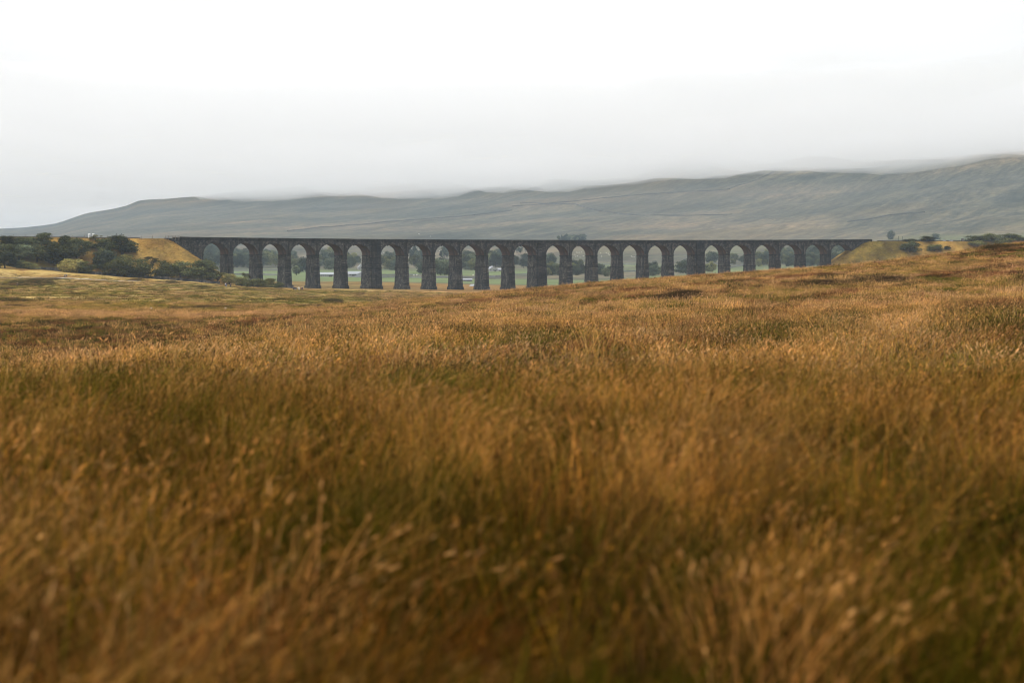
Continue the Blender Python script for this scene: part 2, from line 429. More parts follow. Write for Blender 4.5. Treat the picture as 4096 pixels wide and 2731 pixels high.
# ------------------------------------------------------------------ embankments as heights around the track axis
def spine(s): 
    x, y, h = cl(s); return x - math.sin(h) * W / 2, y + math.cos(h) * W / 2
E_L, E_R = -20.5, B_[23] + 11.5
SP_L = np.array([spine(s) for s in np.linspace(-240, E_L, 60)])
SP_R = np.array([spine(s) for s in np.linspace(E_R, 600, 60)])
def bank_top_l(d): return 15.5
def bank_h(x, y):
    x = np.atleast_1d(np.asarray(x, float)); y = np.atleast_1d(np.asarray(y, float))
    out = np.full(x.shape, -1e3)
    for sp, zt in ((SP_L, 15.7), (SP_R, None)):
        d = np.full(x.shape, 1e9); 
        dd = (x[:, None] - sp[:, 0]) ** 2 + (y[:, None] - sp[:, 1]) ** 2
        k = dd.argmin(1); d = np.sqrt(dd.min(1))
        top = 15.7 if zt else (HY - 966.5) / F * sp[k, 1]
        out = np.maximum(out, np.minimum(top, top - (d - 4.6) / 1.5))
    return out
def surf(x, y): return np.maximum(H(np.atleast_1d(x), np.atleast_1d(y)), bank_h(x, y))

def hit(px, py, y0=60., y1=7600., bank=True):
    """where the sight line through a photograph pixel meets the land"""
    ys = np.geomspace(y0, y1, 4000)
    xs = (px - CX) / F * ys; zs = (HY - py) / F * ys
    g = surf(xs, ys) if bank else H(xs, ys)
    k = np.argmax(zs <= g)
    if not (zs <= g).any(): k = len(ys) - 1
    y = ys[k]; x = (px - CX) / F * y
    return float(x), float(y), float(g[k])

# ------------------------------------------------------------------ ground meshes
def sheet(name, j0, j1, mat, colors):
    n = j1 - j0
    v = np.stack([XG[:, j0:j1], YY[:, j0:j1], ZG[:, j0:j1]], -1).reshape(-1, 3)
    i, j = np.meshgrid(np.arange(NV - 1), np.arange(n - 1), indexing='ij')
    a = (i * n + j).ravel()
    q = np.stack([a, a + n, a + n + 1, a + 1], 1)
    me = np_mesh(name, v, q, mat, smooth=True, colors=colors[:, j0:j1].reshape(-1, 3))
    return tag(link(name, me), kind='structure')
PXG = CX + F * XG / np.maximum(YY, 40)
cg = np.ones((NV, NY, 3))
# the damp hollow behind the first rise: darker heather-brown and rushy green
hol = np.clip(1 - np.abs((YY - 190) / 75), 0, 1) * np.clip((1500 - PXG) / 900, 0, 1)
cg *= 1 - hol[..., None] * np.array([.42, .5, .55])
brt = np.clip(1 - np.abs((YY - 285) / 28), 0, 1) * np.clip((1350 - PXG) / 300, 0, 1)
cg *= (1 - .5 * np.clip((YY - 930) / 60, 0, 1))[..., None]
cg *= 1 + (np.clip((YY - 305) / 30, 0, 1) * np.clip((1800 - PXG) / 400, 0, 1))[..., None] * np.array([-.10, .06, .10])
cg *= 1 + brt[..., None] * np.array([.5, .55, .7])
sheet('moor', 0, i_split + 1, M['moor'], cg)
ch = np.zeros((NV, NY, 3))
fn = fbm(XG / 140, YY / 260, 31, 3)
past = np.clip((2050 - YY) / 250, 0, 1) * np.clip((YY - 1255) / 40, 0, 1)
rightp = np.clip((PXG - 2050) / 500, 0, 1) * np.clip((3000 - YY) / 700, 0, 1) * np.clip((fn - .40) * 5, 0, 1) * .75
ch[..., 1] = np.clip(np.maximum(past * np.clip((fn - .22) * 6, 0, 1), rightp), 0, .92)
ch[..., 0] = np.clip((1290 - YY) / 30, 0, 1) + np.clip(fbm(XG / 300, YY / 500, 41, 3) * 4 - 2.1, 0, .6) * np.clip((YY - 2300) / 500, 0, 1)
sheet('hillside', i_split, NY, M['hill'], ch)

def embankment(sp, top, cap_at_end, name):
    """fan of sections round the spine: near side, rounded end, far side"""
    secs = []
    ds = np.concatenate([np.linspace(0, 4.6, 4), np.linspace(5.2, 44, 34)])
    n = len(sp)
    tang = np.gradient(sp, axis=0); tang /= np.linalg.norm(tang, axis=1)[:, None]
    order = range(n) if cap_at_end else range(n - 1, -1, -1)
    sgn = 1 if cap_at_end else -1
    for k in order:
        t = tang[k] * sgn; secs.append((sp[k], np.array([t[1], -t[0]]) * sgn, k))     # near (camera) side
    k = n - 1 if cap_at_end else 0
    t = tang[k] * sgn; nn = np.array([t[1], -t[0]]) * sgn
    for a in np.linspace(0, pi, 26)[1:-1]:
        secs.append((sp[k], nn * math.cos(a) + t * math.sin(a), k))
    for k in reversed(list(order)):
        t = tang[k] * sgn; secs.append((sp[k], -np.array([t[1], -t[0]]) * sgn, k))
    v = []
    for c, d, k in secs:
        p = c[None] + d[None] * ds[:, None]
        z = np.minimum(top(k), top(k) - (ds - 4.6) / 1.5)
        z = z + (fbm(p[:, 0] / 3.0, p[:, 1] / 3.0, 77, 3) - .5) * .9 * np.clip((ds - 3) / 4, 0, 1)
        v.append(np.column_stack([p, z]))
    v = np.concatenate(v); m = len(ds); ns = len(secs)
    i, j = np.meshgrid(np.arange(ns - 1), np.arange(m - 1), indexing='ij'); a = (i * m + j).ravel()
    q = np.stack([a, a + m, a + m + 1, a + 1], 1)
    me = np_mesh(name, v, q, M['bank'], smooth=True, colors=np.ones((len(v), 3)) * np.array([.66, .69, .56]) * (.1 + 1.7 * fbm(v[:, 0] / 7, v[:, 1] / 7, 71, 5))[:, None])
    return tag(link(name, me), kind='structure')
embankment(SP_L, lambda k: 15.7, True, 'embankment')
embankment(SP_R, lambda k: (HY - 966.5) / F * SP_R[k, 1], False, 'embankment')

# ------------------------------------------------------------------ viaduct
def face_uv(pts, su): return [(u, z) for u, z in su]
vroot = empty('viaduct', P3(190, W / 2, -8))
tag(vroot, 'long dark stone railway viaduct of twenty-four tall arches crossing the moor', 'viaduct')
def vpart(mb, name, mat, parent=None, smooth=False):
    o = mb.build(name, mat, parent or vroot, smooth)
    if parent is None: o.matrix_parent_inverse = vroot.matrix_basis.inverted()
    return o
def Q(mb, pts, flip=False):
    """pts: (s, off, z); uv from s/off/z"""
    if flip: pts = pts[::-1]
    offs = {round(p[1], 3) for p in pts}; ss = {round(p[0], 3) for p in pts}
    if len(offs) == 1: uv = [(p[0], p[2]) for p in pts]
    elif max(p[2] for p in pts) - min(p[2] for p in pts) < .01: uv = [(p[0], p[1]) for p in pts]
    else: uv = [(p[1] + 3.3 + p[0] * .3, p[2]) for p in pts]
    mb.quad([P3(*p) for p in pts], uv)
def pbox(mb, s0, s1, o0, o1, z0, z1, ds0=0., ds1=0., do=0., n=1):
    """box in viaduct coordinates; d* widen the foot (batter)"""
    for k in range(n):
        a, b = s0 + (s1 - s0) * k / n, s0 + (s1 - s0) * (k + 1) / n
        ab = a - (ds0 if k == 0 else 0); bb = b + (ds1 if k == n - 1 else 0)
        Q(mb, [(ab, o0 - do, z0), (bb, o0 - do, z0), (b, o0, z1), (a, o0, z1)])
        Q(mb, [(bb, o1 + do, z0), (ab, o1 + do, z0), (a, o1, z1), (b, o1, z1)])
        Q(mb, [(a, o0, z1), (b, o0, z1), (b, o1, z1), (a, o1, z1)])
        if k == 0: Q(mb, [(ab, o1 + do, z0), (ab, o0 - do, z0), (a, o0, z1), (a, o1, z1)])
        if k == n - 1: Q(mb, [(bb, o0 - do, z0), (bb, o1 + do, z0), (b, o1, z1), (b, o0, z1)])
for i in range(23):                                   # the piers
    s0, s1 = B_[i], A_[i + 1]; sm = (s0 + s1) / 2
    king = (s1 - s0) > 3
    x, y, h = cl(sm); zb = min(float(H(*P3(s0, 0, 0)[:2])), float(H(*P3(s1, W, 0)[:2])), float(H(x, y))) - 1.0
    zs = ztop(sm) - D_SPR; zstr = ztop(sm) - D_STR
    mb = MB(); H_ = zs - zb; bt = H_ / 26.0
    pbox(mb, s0, s1, 0, W, zb, zs, bt, bt, H_ / 40)
    pbox(mb, s0 + .02, s1 - .02, .02, W - .02, zs, zstr)
    p = vpart(mb, 'pier', M['stone'])
    if king: p['label'] = 'broad pier with a full-height buttress'
    mb = MB()                                          # springing course
    pbox(mb, s0 - .22, s1 + .22, -.22, W + .22, zs - .45, zs + .02)
    vpart(mb, 'springing_course', M['dark_stone'], p)
    mb = MB(); zm = zs - 6.2                           # row of projecting corbel stones
    wd = (zs - zm) / 26.0
    pbox(mb, s0 - wd - .22, s1 + wd + .22, -.38, W + .38, zm - .2, zm + .3)
    vpart(mb, 'corbel_course', M['dark_stone'], p)
    zg = zb + 1.0
    if zg < -3.5:                                      # plinth at the foot
        mb = MB(); e = (zs - zg) / 26 + .28
        pbox(mb, s0 - e, s1 + e, -.6, W + .6, zb, zg + 1.5, .1, .1, .1)
        vpart(mb, 'plinth', M['stone'], p)
    if king:                                           # buttress on the face, rising to the parapet
        for o0, o1 in ((-.75, .05), (W - .05, W + .75)):
            mb = MB(); pbox(mb, s0 + .75, s1 - .55, o0, o1, zb, zstr - .05, .5, .5, .25)
            vpart(mb, 'buttress', M['dark_stone'], p)
    mb = MB(); mb.tube([P3(sm + .1, -.95 if king else -.16, zstr - .3), P3(sm + .1, -1.15 if king else -.75, zb)], [.11, .11], 6)
    vpart(mb, 'drainpipe', M['iron'], p)
    if not king:                                       # dark strip pilaster above the pier
        mb = MB(); pbox(mb, sm - .35, sm + .35, -.12, .03, zs + .1, zstr - .4)
        vpart(mb, 'pilaster', M['dark_stone'], p)
    else:
        pass
NA = 22
def arch_z(t, zs): return zs + (D_SPR - D_CROWN) * math.sqrt(max(0., 1 - (2 * t - 1) ** 2))
for i in range(24):
    a, b = A_[i], B_[i]; sm = (a + b) / 2
    zs = ztop(sm) - D_SPR; zstr = ztop(sm) - D_STR
    tt = [(1 - math.cos(pi * k / NA)) / 2 for k in range(NA + 1)]
    ss = [a + (b - a) * t for t in tt]; zz = [arch_z(t, zs) for t in tt]
    mb = MB(); u = 0.
    for k in range(NA):
        du = math.hypot(ss[k + 1] - ss[k], zz[k + 1] - zz[k])
        P = [(ss[k], .02, zz[k]), (ss[k], W - .02, zz[k]), (ss[k + 1], W - .02, zz[k + 1]), (ss[k + 1], .02, zz[k + 1])]
        mb.quad([P3(*p) for p in P], [(p[1], (u if q < 2 else u + du)) for q, p in enumerate(P)]); u += du
    ar = vpart(mb, 'arch', M['brick'])
    for o0, fl in ((0, False), (W, True)):
        mb = MB()
        for k in range(NA):
            Q(mb, [(ss[k], o0, zz[k]), (ss[k + 1], o0, zz[k + 1]), (ss[k + 1], o0, zstr), (ss[k], o0, zstr)], fl)
        vpart(mb, 'spandrel_wall', M['face'], ar)
    th = .8                                            # ring of voussoirs, a little proud of the face
    for side, o0 in ((0, -.07), (1, W + .07)):
        mb = MB(); ring = []
        for k in range(NA + 1):
            tx = -(zz[min(k + 1, NA)] - zz[max(k - 1, 0)]); tz = ss[min(k + 1, NA)] - ss[max(k - 1, 0)]
            l = math.hypot(tx, tz); ring.append((ss[k], zz[k], max(a - .1, min(b + .1, ss[k] + tx / l * th)), zz[k] + tz / l * th))
        u = 0
        for k in range(NA):
            r0, r1 = ring[k], ring[k + 1]; du = math.hypot(r1[0] - r0[0], r1[1] - r0[1])
            pts = [(r0[0], o0, r0[1]), (r1[0], o0, r1[1]), (r1[2], o0, r1[3]), (r0[2], o0, r0[3])]
            uv = [(0, u), (0, u + du), (th, u + du), (th, u)]
            if side: pts = pts[::-1]; uv = uv[::-1]
            mb.quad([P3(*p) for p in pts], uv)
            oi = .03 if side == 0 else W - .03
            mb.quad([P3(r0[0], o0, r0[1]), P3(r0[0], oi, r0[1]), P3(r1[0], oi, r1[1]), P3(r1[0], o0, r1[1])])
            mb.quad([P3(r0[2], o0, r0[3]), P3(r1[2], o0, r1[3]), P3(r1[2], oi, r1[3]), P3(r0[2], oi, r0[3])])
            u += du
        vpart(mb, 'voussoir_ring', M['face'], ar)
    if i in (0, 1, 2, 4, 9, 10, 12, 14, 15, 16, 17, 18, 19, 20, 21, 22):   # round iron tie plates
        for d in (-2.1, 2.1):
            mb = MB(); zc = zstr - 1.0
            mb.tube([P3(sm + d, -.22, zc), P3(sm + d, .05, zc)], [.5, .5], 12)
            vpart(mb, 'tie_plate', M['iron'], ar)
    else:                                              # slanting flat tie bars
        for d in (-2.6, 2.6):
            mb = MB(); zc = zstr - 1.3; k = .22 if d > 0 else -.22
            for q in (-1, 1):
                pass
            pts = [(sm + d - .28 - k, zc + .75), (sm + d + .28 - k, zc + .75), (sm + d + .28 + k, zc - .75), (sm + d - .28 + k, zc - .75)]
            mb.quad([P3(p[0], -.14, p[1]) for p in pts[::-1]])
            for q in range(4):
                p, r = pts[q], pts[(q + 1) % 4]
                mb.quad([P3(p[0], -.14, p[1]), P3(r[0], -.14, r[1]), P3(r[0], .05, r[1]), P3(p[0], .05, p[1])])
            vpart(mb, 'tie_plate', M['iron'], ar)
for s0, s1 in ((S_L0 - 3, S_L1), (S_R0, S_R1)):         # solid abutments
    mb = MB(); n = 6
    for k in range(n):
        a, b = s0 + (s1 - s0) * k / n, s0 + (s1 - s0) * (k + 1) / n
        zt = ztop((a + b) / 2) - D_STR
        pbox(mb, a, b, 0, W, -6, zt)
    ab = vpart(mb, 'abutment', M['stone'])
    mb = MB()
    for q in ((.08, .9) if s0 < 0 else (.12, .95)):
        s = s0 + 3 * (s0 < 0) + (s1 - s0) * q * .8
        pbox(mb, s - .5, s + .5, -.3, .02, 0, ztop(s) - D_STR - .1)
    vpart(mb, 'pilaster', M['face'], ab)
    sE = S_L1 if s0 < 0 else S_R0
    mb = MB(); zs = ztop(sE) - D_SPR
    pbox(mb, sE - .25 - (1.2 if s0 < 0 else 0), sE + .25 + (1.2 if s0 > 0 else 0), -.22, W + .22, zs - .45, zs + .02)
    vpart(mb, 'springing_course', M['dark_stone'], ab)
def run(s0, s1, o0, o1, d0, d1, step=4.0, lump=0.):
    mb = MB(); n = max(1, int((s1 - s0) / step))
    sx = [s0 + (s1 - s0) * k / n for k in range(n + 1)]
    tz = [ztop(s) + (random.uniform(-lump, lump * .6)) for s in sx]
    for k in range(n):
        a, b = sx[k], sx[k + 1]
        za0, zb0, za1, zb1 = ztop(a) - d1, ztop(b) - d1, tz[k] - d0, tz[k + 1] - d0
        Q(mb, [(a, o0, za0), (b, o0, zb0), (b, o0, zb1), (a, o0, za1)])
        Q(mb, [(b, o1, zb0), (a, o1, za0), (a, o1, za1), (b, o1, zb1)])
        for zA, zB in ((za1, zb1), (za0, zb0)):
            mb.quad([P3(a, o0, zA), P3(b, o0, zB), P3(b, o1, zB), P3(a, o1, zA)], [(a, 0), (b, 0), (b, o1 - o0), (a, o1 - o0)])
        for s, zA, zB in ((a, za0, za1),) * (k == 0) + ((b, zb0, zb1),) * (k == n - 1):
            mb.quad([P3(s, o0, zA), P3(s, o1, zA), P3(s, o1, zB), P3(s, o0, zB)], [(0, zA), (o1 - o0, zA), (o1 - o0, zB), (0, zB)])
    return mb
for o0, o1 in ((-.12, .42), (W - .42, W + .12)):
    vpart(run(S_L0, S_R1, o0, o1, .22, 1.20), 'parapet', M['dark_stone'])
for o0, o1 in ((-.24, .54), (W - .54, W + .24)):
    vpart(run(S_L0, S_R1, o0, o1, -.02, .216, 3.0, .05), 'coping', M['dark_stone'])
for o0, o1 in ((-.38, .46), (W - .46, W + .38)):
    vpart(run(S_L0 - 2, S_R1 + .3, o0, o1, 1.203, 1.60), 'string_course', M['dark_stone'])
vpart(run(S_L0 - 2, S_R1, .47, W - .47, 1.30, 1.90, 8), 'deck', M['ballast'])
for o0, o1 in ((-.1, .4), (W - .4, W + .1)):
    vpart(run(S_L0 - 8.2, S_L0 - .02, o0, o1, .75, 2.2, 1.5, .12), 'wing_wall', M['dark_stone'])

# ------------------------------------------------------------------ railway on the embankments, fences, cabinets
def ribbon(name, pts, half, zoff, mat, thick=.3):
    mb = MB(); pts = [Vector(p) for p in pts]
    rows = []
    for i, p in enumerate(pts):
        d = pts[min(i + 1, len(pts) - 1)] - pts[max(i - 1, 0)]; n = Vector((-d.y, d.x, 0)).normalized() * half
        rows.append((p - n, p + n))
    up = Vector((0, 0, zoff)); dn = Vector((0, 0, zoff - thick))
    for i in range(len(pts) - 1):
        a, b, c, d = rows[i][0], rows[i + 1][0], rows[i + 1][1], rows[i][1]
        mb.quad([a + up, b + up, c + up, d + up]); mb.quad([a + dn, b + dn, b + up, a + up]); mb.quad([d + up, c + up, c + dn, d + dn])
    return mb
tracks = []
for sp, z in ((SP_L[:-3], lambda p: 15.7), (SP_R[2:], lambda p: (HY - 966.5) / F * p[1])):
    t = empty('railway_track', (sp[30][0], sp[30][1], z(sp[30])))
    tag(t, 'double railway track on dark ballast along the embankment top', 'railway track', kind='structure')
    o = ribbon('ballast', [(p[0], p[1], z(p)) for p in sp], 3.2, .38, M['ballast'], .6).build('ballast', M['ballast'], t)
    o.matrix_parent_inverse = t.matrix_basis.inverted()
    for off in (-2.4, -.95, .95, 2.4):
        q = []
        for k, p in enumerate(sp):
            d = sp[min(k + 1, len(sp) - 1)] - sp[max(k - 1, 0)]; n = np.array([-d[1], d[0]]) / np.linalg.norm(d)
            q.append((p[0] + n[0] * off, p[1] + n[1] * off, z(p)))
        o = ribbon('rail', q, .06, .56, M['rail'], .17).build('rail', M['rail'], t); o.matrix_parent_inverse = t.matrix_basis.inverted()

def fence(pts, ph, pw, label, wires=(.45, .9), mat=None, rail_r=.02, name='post_and_wire_fence'):
    root = empty(name, pts[0]); tag(root, label, 'fence')
    mat = mat or M['wood']
    for p in pts:
        mb = MB(); hh = ph * random.uniform(.9, 1.1)
        mb.box((p[0] - pts[0][0], p[1] - pts[0][1], p[2] - pts[0][2] + hh / 2 - .15), (pw, pw, hh + .3), random.uniform(0, 1))
        mb.build('post', mat, root)
    for w in wires:
        mb = MB(); mb.tube([(p[0] - pts[0][0], p[1] - pts[0][1], p[2] - pts[0][2] + w) for p in pts], [rail_r] * len(pts), 4)
        mb.build('wire' if rail_r < .03 else 'rail', mat, root)
    return root
def bank_pts(sp, z, off, step):
    out = []
    seg = np.linalg.norm(np.diff(sp, axis=0), axis=1).sum(); n = int(seg / step)
    for k in range(n):
        f = k / n * (len(sp) - 1); i = int(f); p = sp[i] + (sp[i + 1] - sp[i]) * (f - i); d = sp[i + 1] - sp[i]
        nn = np.array([d[1], -d[0]]) / np.linalg.norm(d)
        q = p + nn * off; out.append((q[0], q[1], z(p)))
    return out
fence([p for p in bank_pts(SP_L, lambda p: 15.7, 4.3, 5.5) if p[0] > -245], 1.35, .16, 'thin post-and-wire fence along the top of the tree-covered embankment')
fence([p for p in bank_pts(SP_R, lambda p: (HY - 966.5) / F * p[1], 4.3, 6.0)[3:] if p[0] < 330], 1.3, .16, 'thin post-and-wire fence along the grassy embankment beyond the viaduct')
xf = [P3(s, -.9, 15.55) for s in np.linspace(-20.0, -13.0, 5)]
fence(xf, 1.7, .16, 'weathered timber rail fence at the near end of the viaduct parapet', (.6, 1.05, 1.5), M['wood'], .06, 'timber_fence')
def on_line(sp, zf, px, off=3.4):
    p = CX + F * sp[:, 0] / sp[:, 1]; f = np.interp(px, p, np.arange(len(sp))); i = min(int(f), len(sp) - 2)
    q = sp[i] + (sp[i + 1] - sp[i]) * (f - i); d = sp[i + 1] - sp[i]; n = np.array([d[1], -d[0]]) / np.linalg.norm(d)
    return q[0] + n[0] * off, q[1] + n[1] * off, zf(q)
zl = lambda p: 15.7
zr = lambda p: (HY - 966.5) / F * p[1]
for px_, lab in ((345, 'white lineside cabinet with grey door, the one farther from the viaduct'), (361, 'white lineside cabinet with grey door, nearer the small tree on the embankment')):
    r = empty('trackside_cabinet', on_line(SP_L, zl, px_), .5); tag(r, lab, 'cabinet', 'white cabinets by the track')
    mb = MB(); mb.box((0, 0, .95), (.95, .7, 1.7)); mb.build('body', M['white'], r)
    mb = MB(); mb.box((.2, -.37, .95), (.42, .05, 1.5)); mb.build('door', M['grey'], r)
    mb = MB(); mb.box((0, 0, 1.84), (1.05, .8, .08)); mb.tube([(-.5, 0, 1.86), (.5, 0, 1.86)], [.22, .22], 10); mb.build('roof', M['white'], r)
    mb = MB(); mb.box((0, 0, .05), (1.1, .9, .2)); mb.build('plinth', M['grey'], r)
for px_, hgt, lab in ((454, 2.4, 'thin dark upright post above the embankment trees, left of a pair'), (474, 2.4, 'thin dark upright post above the embankment trees, right of a pair')):
    r = empty('marker_post', on_line(SP_L, zl, px_)); tag(r, lab, 'post', 'thin posts by the track')
    mb = MB(); mb.tube([(0, 0, -.2), (0, 0, hgt)], [.07, .055], 6); mb.build('post', M['iron'], r)
    mb = MB(); mb.box((0, -.08, hgt - .15), (.25, .03, .3)); mb.build('plate', M['iron'], r)
for px_, hgt, lab in ((3583, 3.0, 'tall thin post on the right embankment beside a small bush'), (3599, 2.6, 'shorter thin post on the right embankment beside a taller one')):
    r = empty('marker_post', on_line(SP_R, zr, px_)); tag(r, lab, 'post', 'thin posts by the track')
    mb = MB(); mb.tube([(0, 0, -.2), (0, 0, hgt)], [.08, .06], 6); mb.build('post', M['iron'], r)
    mb = MB(); mb.box((0, -.08, hgt - .15), (.3, .03, .3)); mb.build('plate', M['iron'], r)
for px_, w_, h_, lab in ((3766, 1.6, .9, 'low grey equipment box on the right embankment, first from the viaduct'), (3793, 2.0, .8, 'low long grey equipment box on the right embankment, middle one'), (3839, 1.1, 1.6, 'upright brown equipment hut on the right embankment near dark shrubs')):
    r = empty('equipment_box', on_line(SP_R, zr, px_), .3); tag(r, lab, 'box', 'equipment boxes on the right embankment')
    mt = M['bark'] if h_ > 1 else M['grey']
    mb = MB(); mb.box((0, 0, h_ / 2), (w_, .9, h_)); mb.build('body', mt, r)
    mb = MB(); mb.box((0, 0, h_ + .045), (w_ + .15, 1.05, .09)); mb.build('lid', M['slate'], r)
    mb = MB(); mb.box((0, -.47, h_ / 2), (w_ * .4, .05, h_ * .8)); mb.build('door', M['grey'], r)

# ------------------------------------------------------------------ trees
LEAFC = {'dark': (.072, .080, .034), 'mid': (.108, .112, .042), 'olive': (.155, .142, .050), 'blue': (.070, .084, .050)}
def crown_mesh(name, seed, kind, tone, nleaf):
    r = np.random.default_rng(seed); lob = []
    if kind == 'round':
        for k in range(22):
            a = r.uniform(0, 2 * pi); z = r.uniform(.17, .84); q = math.sqrt(r.uniform(.02, 1)) * .36
            q *= math.sqrt(max(.1, 1 - ((z - .42) / .50) ** 2))
            lob.append((q * math.cos(a), q * math.sin(a), z, r.uniform(.13, .20)))
    elif kind == 'bush':
        for k in range(24):
            a = r.uniform(0, 2 * pi); z = r.uniform(.08, .80); q = math.sqrt(r.uniform(.02, 1)) * .48 * math.sqrt(max(.08, 1 - (z / .95) ** 2))
            lob.append((q * math.cos(a), q * math.sin(a), z, r.uniform(.15, .23)))
    elif kind == 'sparse':
        for k in range(10):
            a = r.uniform(0, 2 * pi); z = r.uniform(.42, .9); q = r.uniform(.12, .36)
            lob.append((q * math.cos(a), q * math.sin(a), z, r.uniform(.09, .15)))
    else:   # pine
        for k in range(13):
            a = r.uniform(0, 2 * pi); z = r.uniform(.38, .95); q = r.uniform(.02, .2) * (1.15 - z) / .6
            lob.append((q * math.cos(a), q * math.sin(a), z, r.uniform(.07, .13) * (1.25 - z * .6)))
    lob = np.array(lob)
    w = lob[:, 3] ** 2; idx = r.choice(len(lob), nleaf, p=w / w.sum())
    d = r.normal(size=(nleaf, 3)); d /= np.linalg.norm(d, axis=1)[:, None]
    d[:, 2] = np.abs(d[:, 2]) * r.choice([1, 1, 1, -1], nleaf)
    rad = lob[idx, 3] * (r.uniform(.40, 1.28, nleaf)) 
    c = lob[idx, :3] + d * rad[:, None] * np.array([1, 1, .85])
    c[:, 2] = np.maximum(c[:, 2], .04)
    nrm = d + r.normal(size=(nleaf, 3)) * .55; nrm /= np.linalg.norm(nrm, axis=1)[:, None]
    t = np.cross(nrm, r.normal(size=(nleaf, 3))); t /= np.linalg.norm(t, axis=1)[:, None]
    b = np.cross(nrm, t)
    sz = r.uniform(.022, .046, nleaf)[:, None] * (.8 if kind in ('sparse', 'pine') else 1.0)
    # each leaf spray: a bent pair of faces
    p0 = c - t * sz; p1 = c + b * sz * .55 + nrm * sz * .15; p2 = c + t * sz; p3 = c - b * sz * .55 + nrm * sz * .15
    v = np.stack([p0, p1, p2, p3], 1).reshape(-1, 3); q = np.arange(nleaf * 4).reshape(-1, 4)
    base = np.array(LEAFC[tone]); lobtone = r.uniform(.55, 1.5, len(lob))
    cc = base[None] * (lobtone[idx] * r.uniform(.7, 1.35, nleaf))[:, None]
    cc = cc * (1 + r.normal(size=(nleaf, 1)) * np.array([[.08, .0, -.08]]))
    me = np_mesh(name, v, q, M['leaf'], colors=np.repeat(cc, 4, 0))
    return me, lob
def trunk_mesh(name, lob, kind, seed):
    r = random.Random(seed); mb = MB()
    base = .032 if kind != 'pine' else .02
    fork = .24 if kind in ('round', 'sparse') else (.14 if kind == 'bush' else .9)
    lean = r.uniform(-.06, .06)
    mb.tube([(0, 0, -.04), (lean * .3, 0, fork * .5), (lean, .01, fork)], [base * 1.25, base, base * .75], 7)
    for k in range(0, len(lob), 1 if kind == 'sparse' else 2):
        l = lob[k]; z0 = min(fork, l[2] * .8) if kind != 'pine' else l[2] * .9
        st = (lean * z0 / max(fork, .01), 0, z0 * .95)
        md = ((st[0] + l[0]) * .55, (st[1] + l[1]) * .55, z0 + (l[2] - z0) * .6)
        mb.tube([st, md, (l[0], l[1], l[2])], [base * .5, base * .32, base * .12], 5)
    return mb.mesh(name, M['bark'])
PROTO = {}
def proto(kind, tone, var, leaves=2600):
    k = (kind, tone, var)
    if k not in PROTO:
        sd = hash(kind) % 1000 if False else {'round': 11, 'bush': 23, 'sparse': 37, 'pine': 51}[kind] + var * 101 + {'dark': 0, 'mid': 7, 'olive': 13, 'blue': 19}[tone]
        n = {'round': 3800, 'bush': 3600, 'sparse': 1500, 'pine': 1500}[kind]
        cm, lob = crown_mesh('crown', sd, kind, tone, n)
        PROTO[k] = (cm, trunk_mesh('trunk', lob, kind, sd))
    return PROTO[k]
def tree(x, y, z, height, width, kind, tone, var, label, cat, group=None, name=None):
    cm, tm = proto(kind, tone, var)
    base_w = {'round': .98, 'bush': 1.22, 'sparse': .85, 'pine': .45}[kind]
    sw = width / base_w
    r = empty(name or {'round': 'broadleaf_tree', 'bush': 'shrub', 'sparse': 'sparse_tree', 'pine': 'pine_tree'}[kind], (x, y, z), random.uniform(0, 6.28), (sw, sw, height))
    tag(r, label, cat, group)
    link('crown', cm, r); link('trunk', tm, r)
    return r
def Z1(x, y): return x / 2.6133, 880 + y / 2.6133
def Z2(x, y): return 600 + x / 2.6133, 900 + y / 2.6133
def Z3(x, y): return 1300 + x / 2.6133, 880 + y / 2.6133
def Z4(x, y): return 2100 + x / 2.6133, 880 + y / 2.6133
def Z5(x, y): return 2800 + x / 2.6133, 880 + y / 2.6133
def Z6(x, y): return 3196 + x / 2.6133, 780 + y / 2.6133
G1 = 'trees on the left embankment'
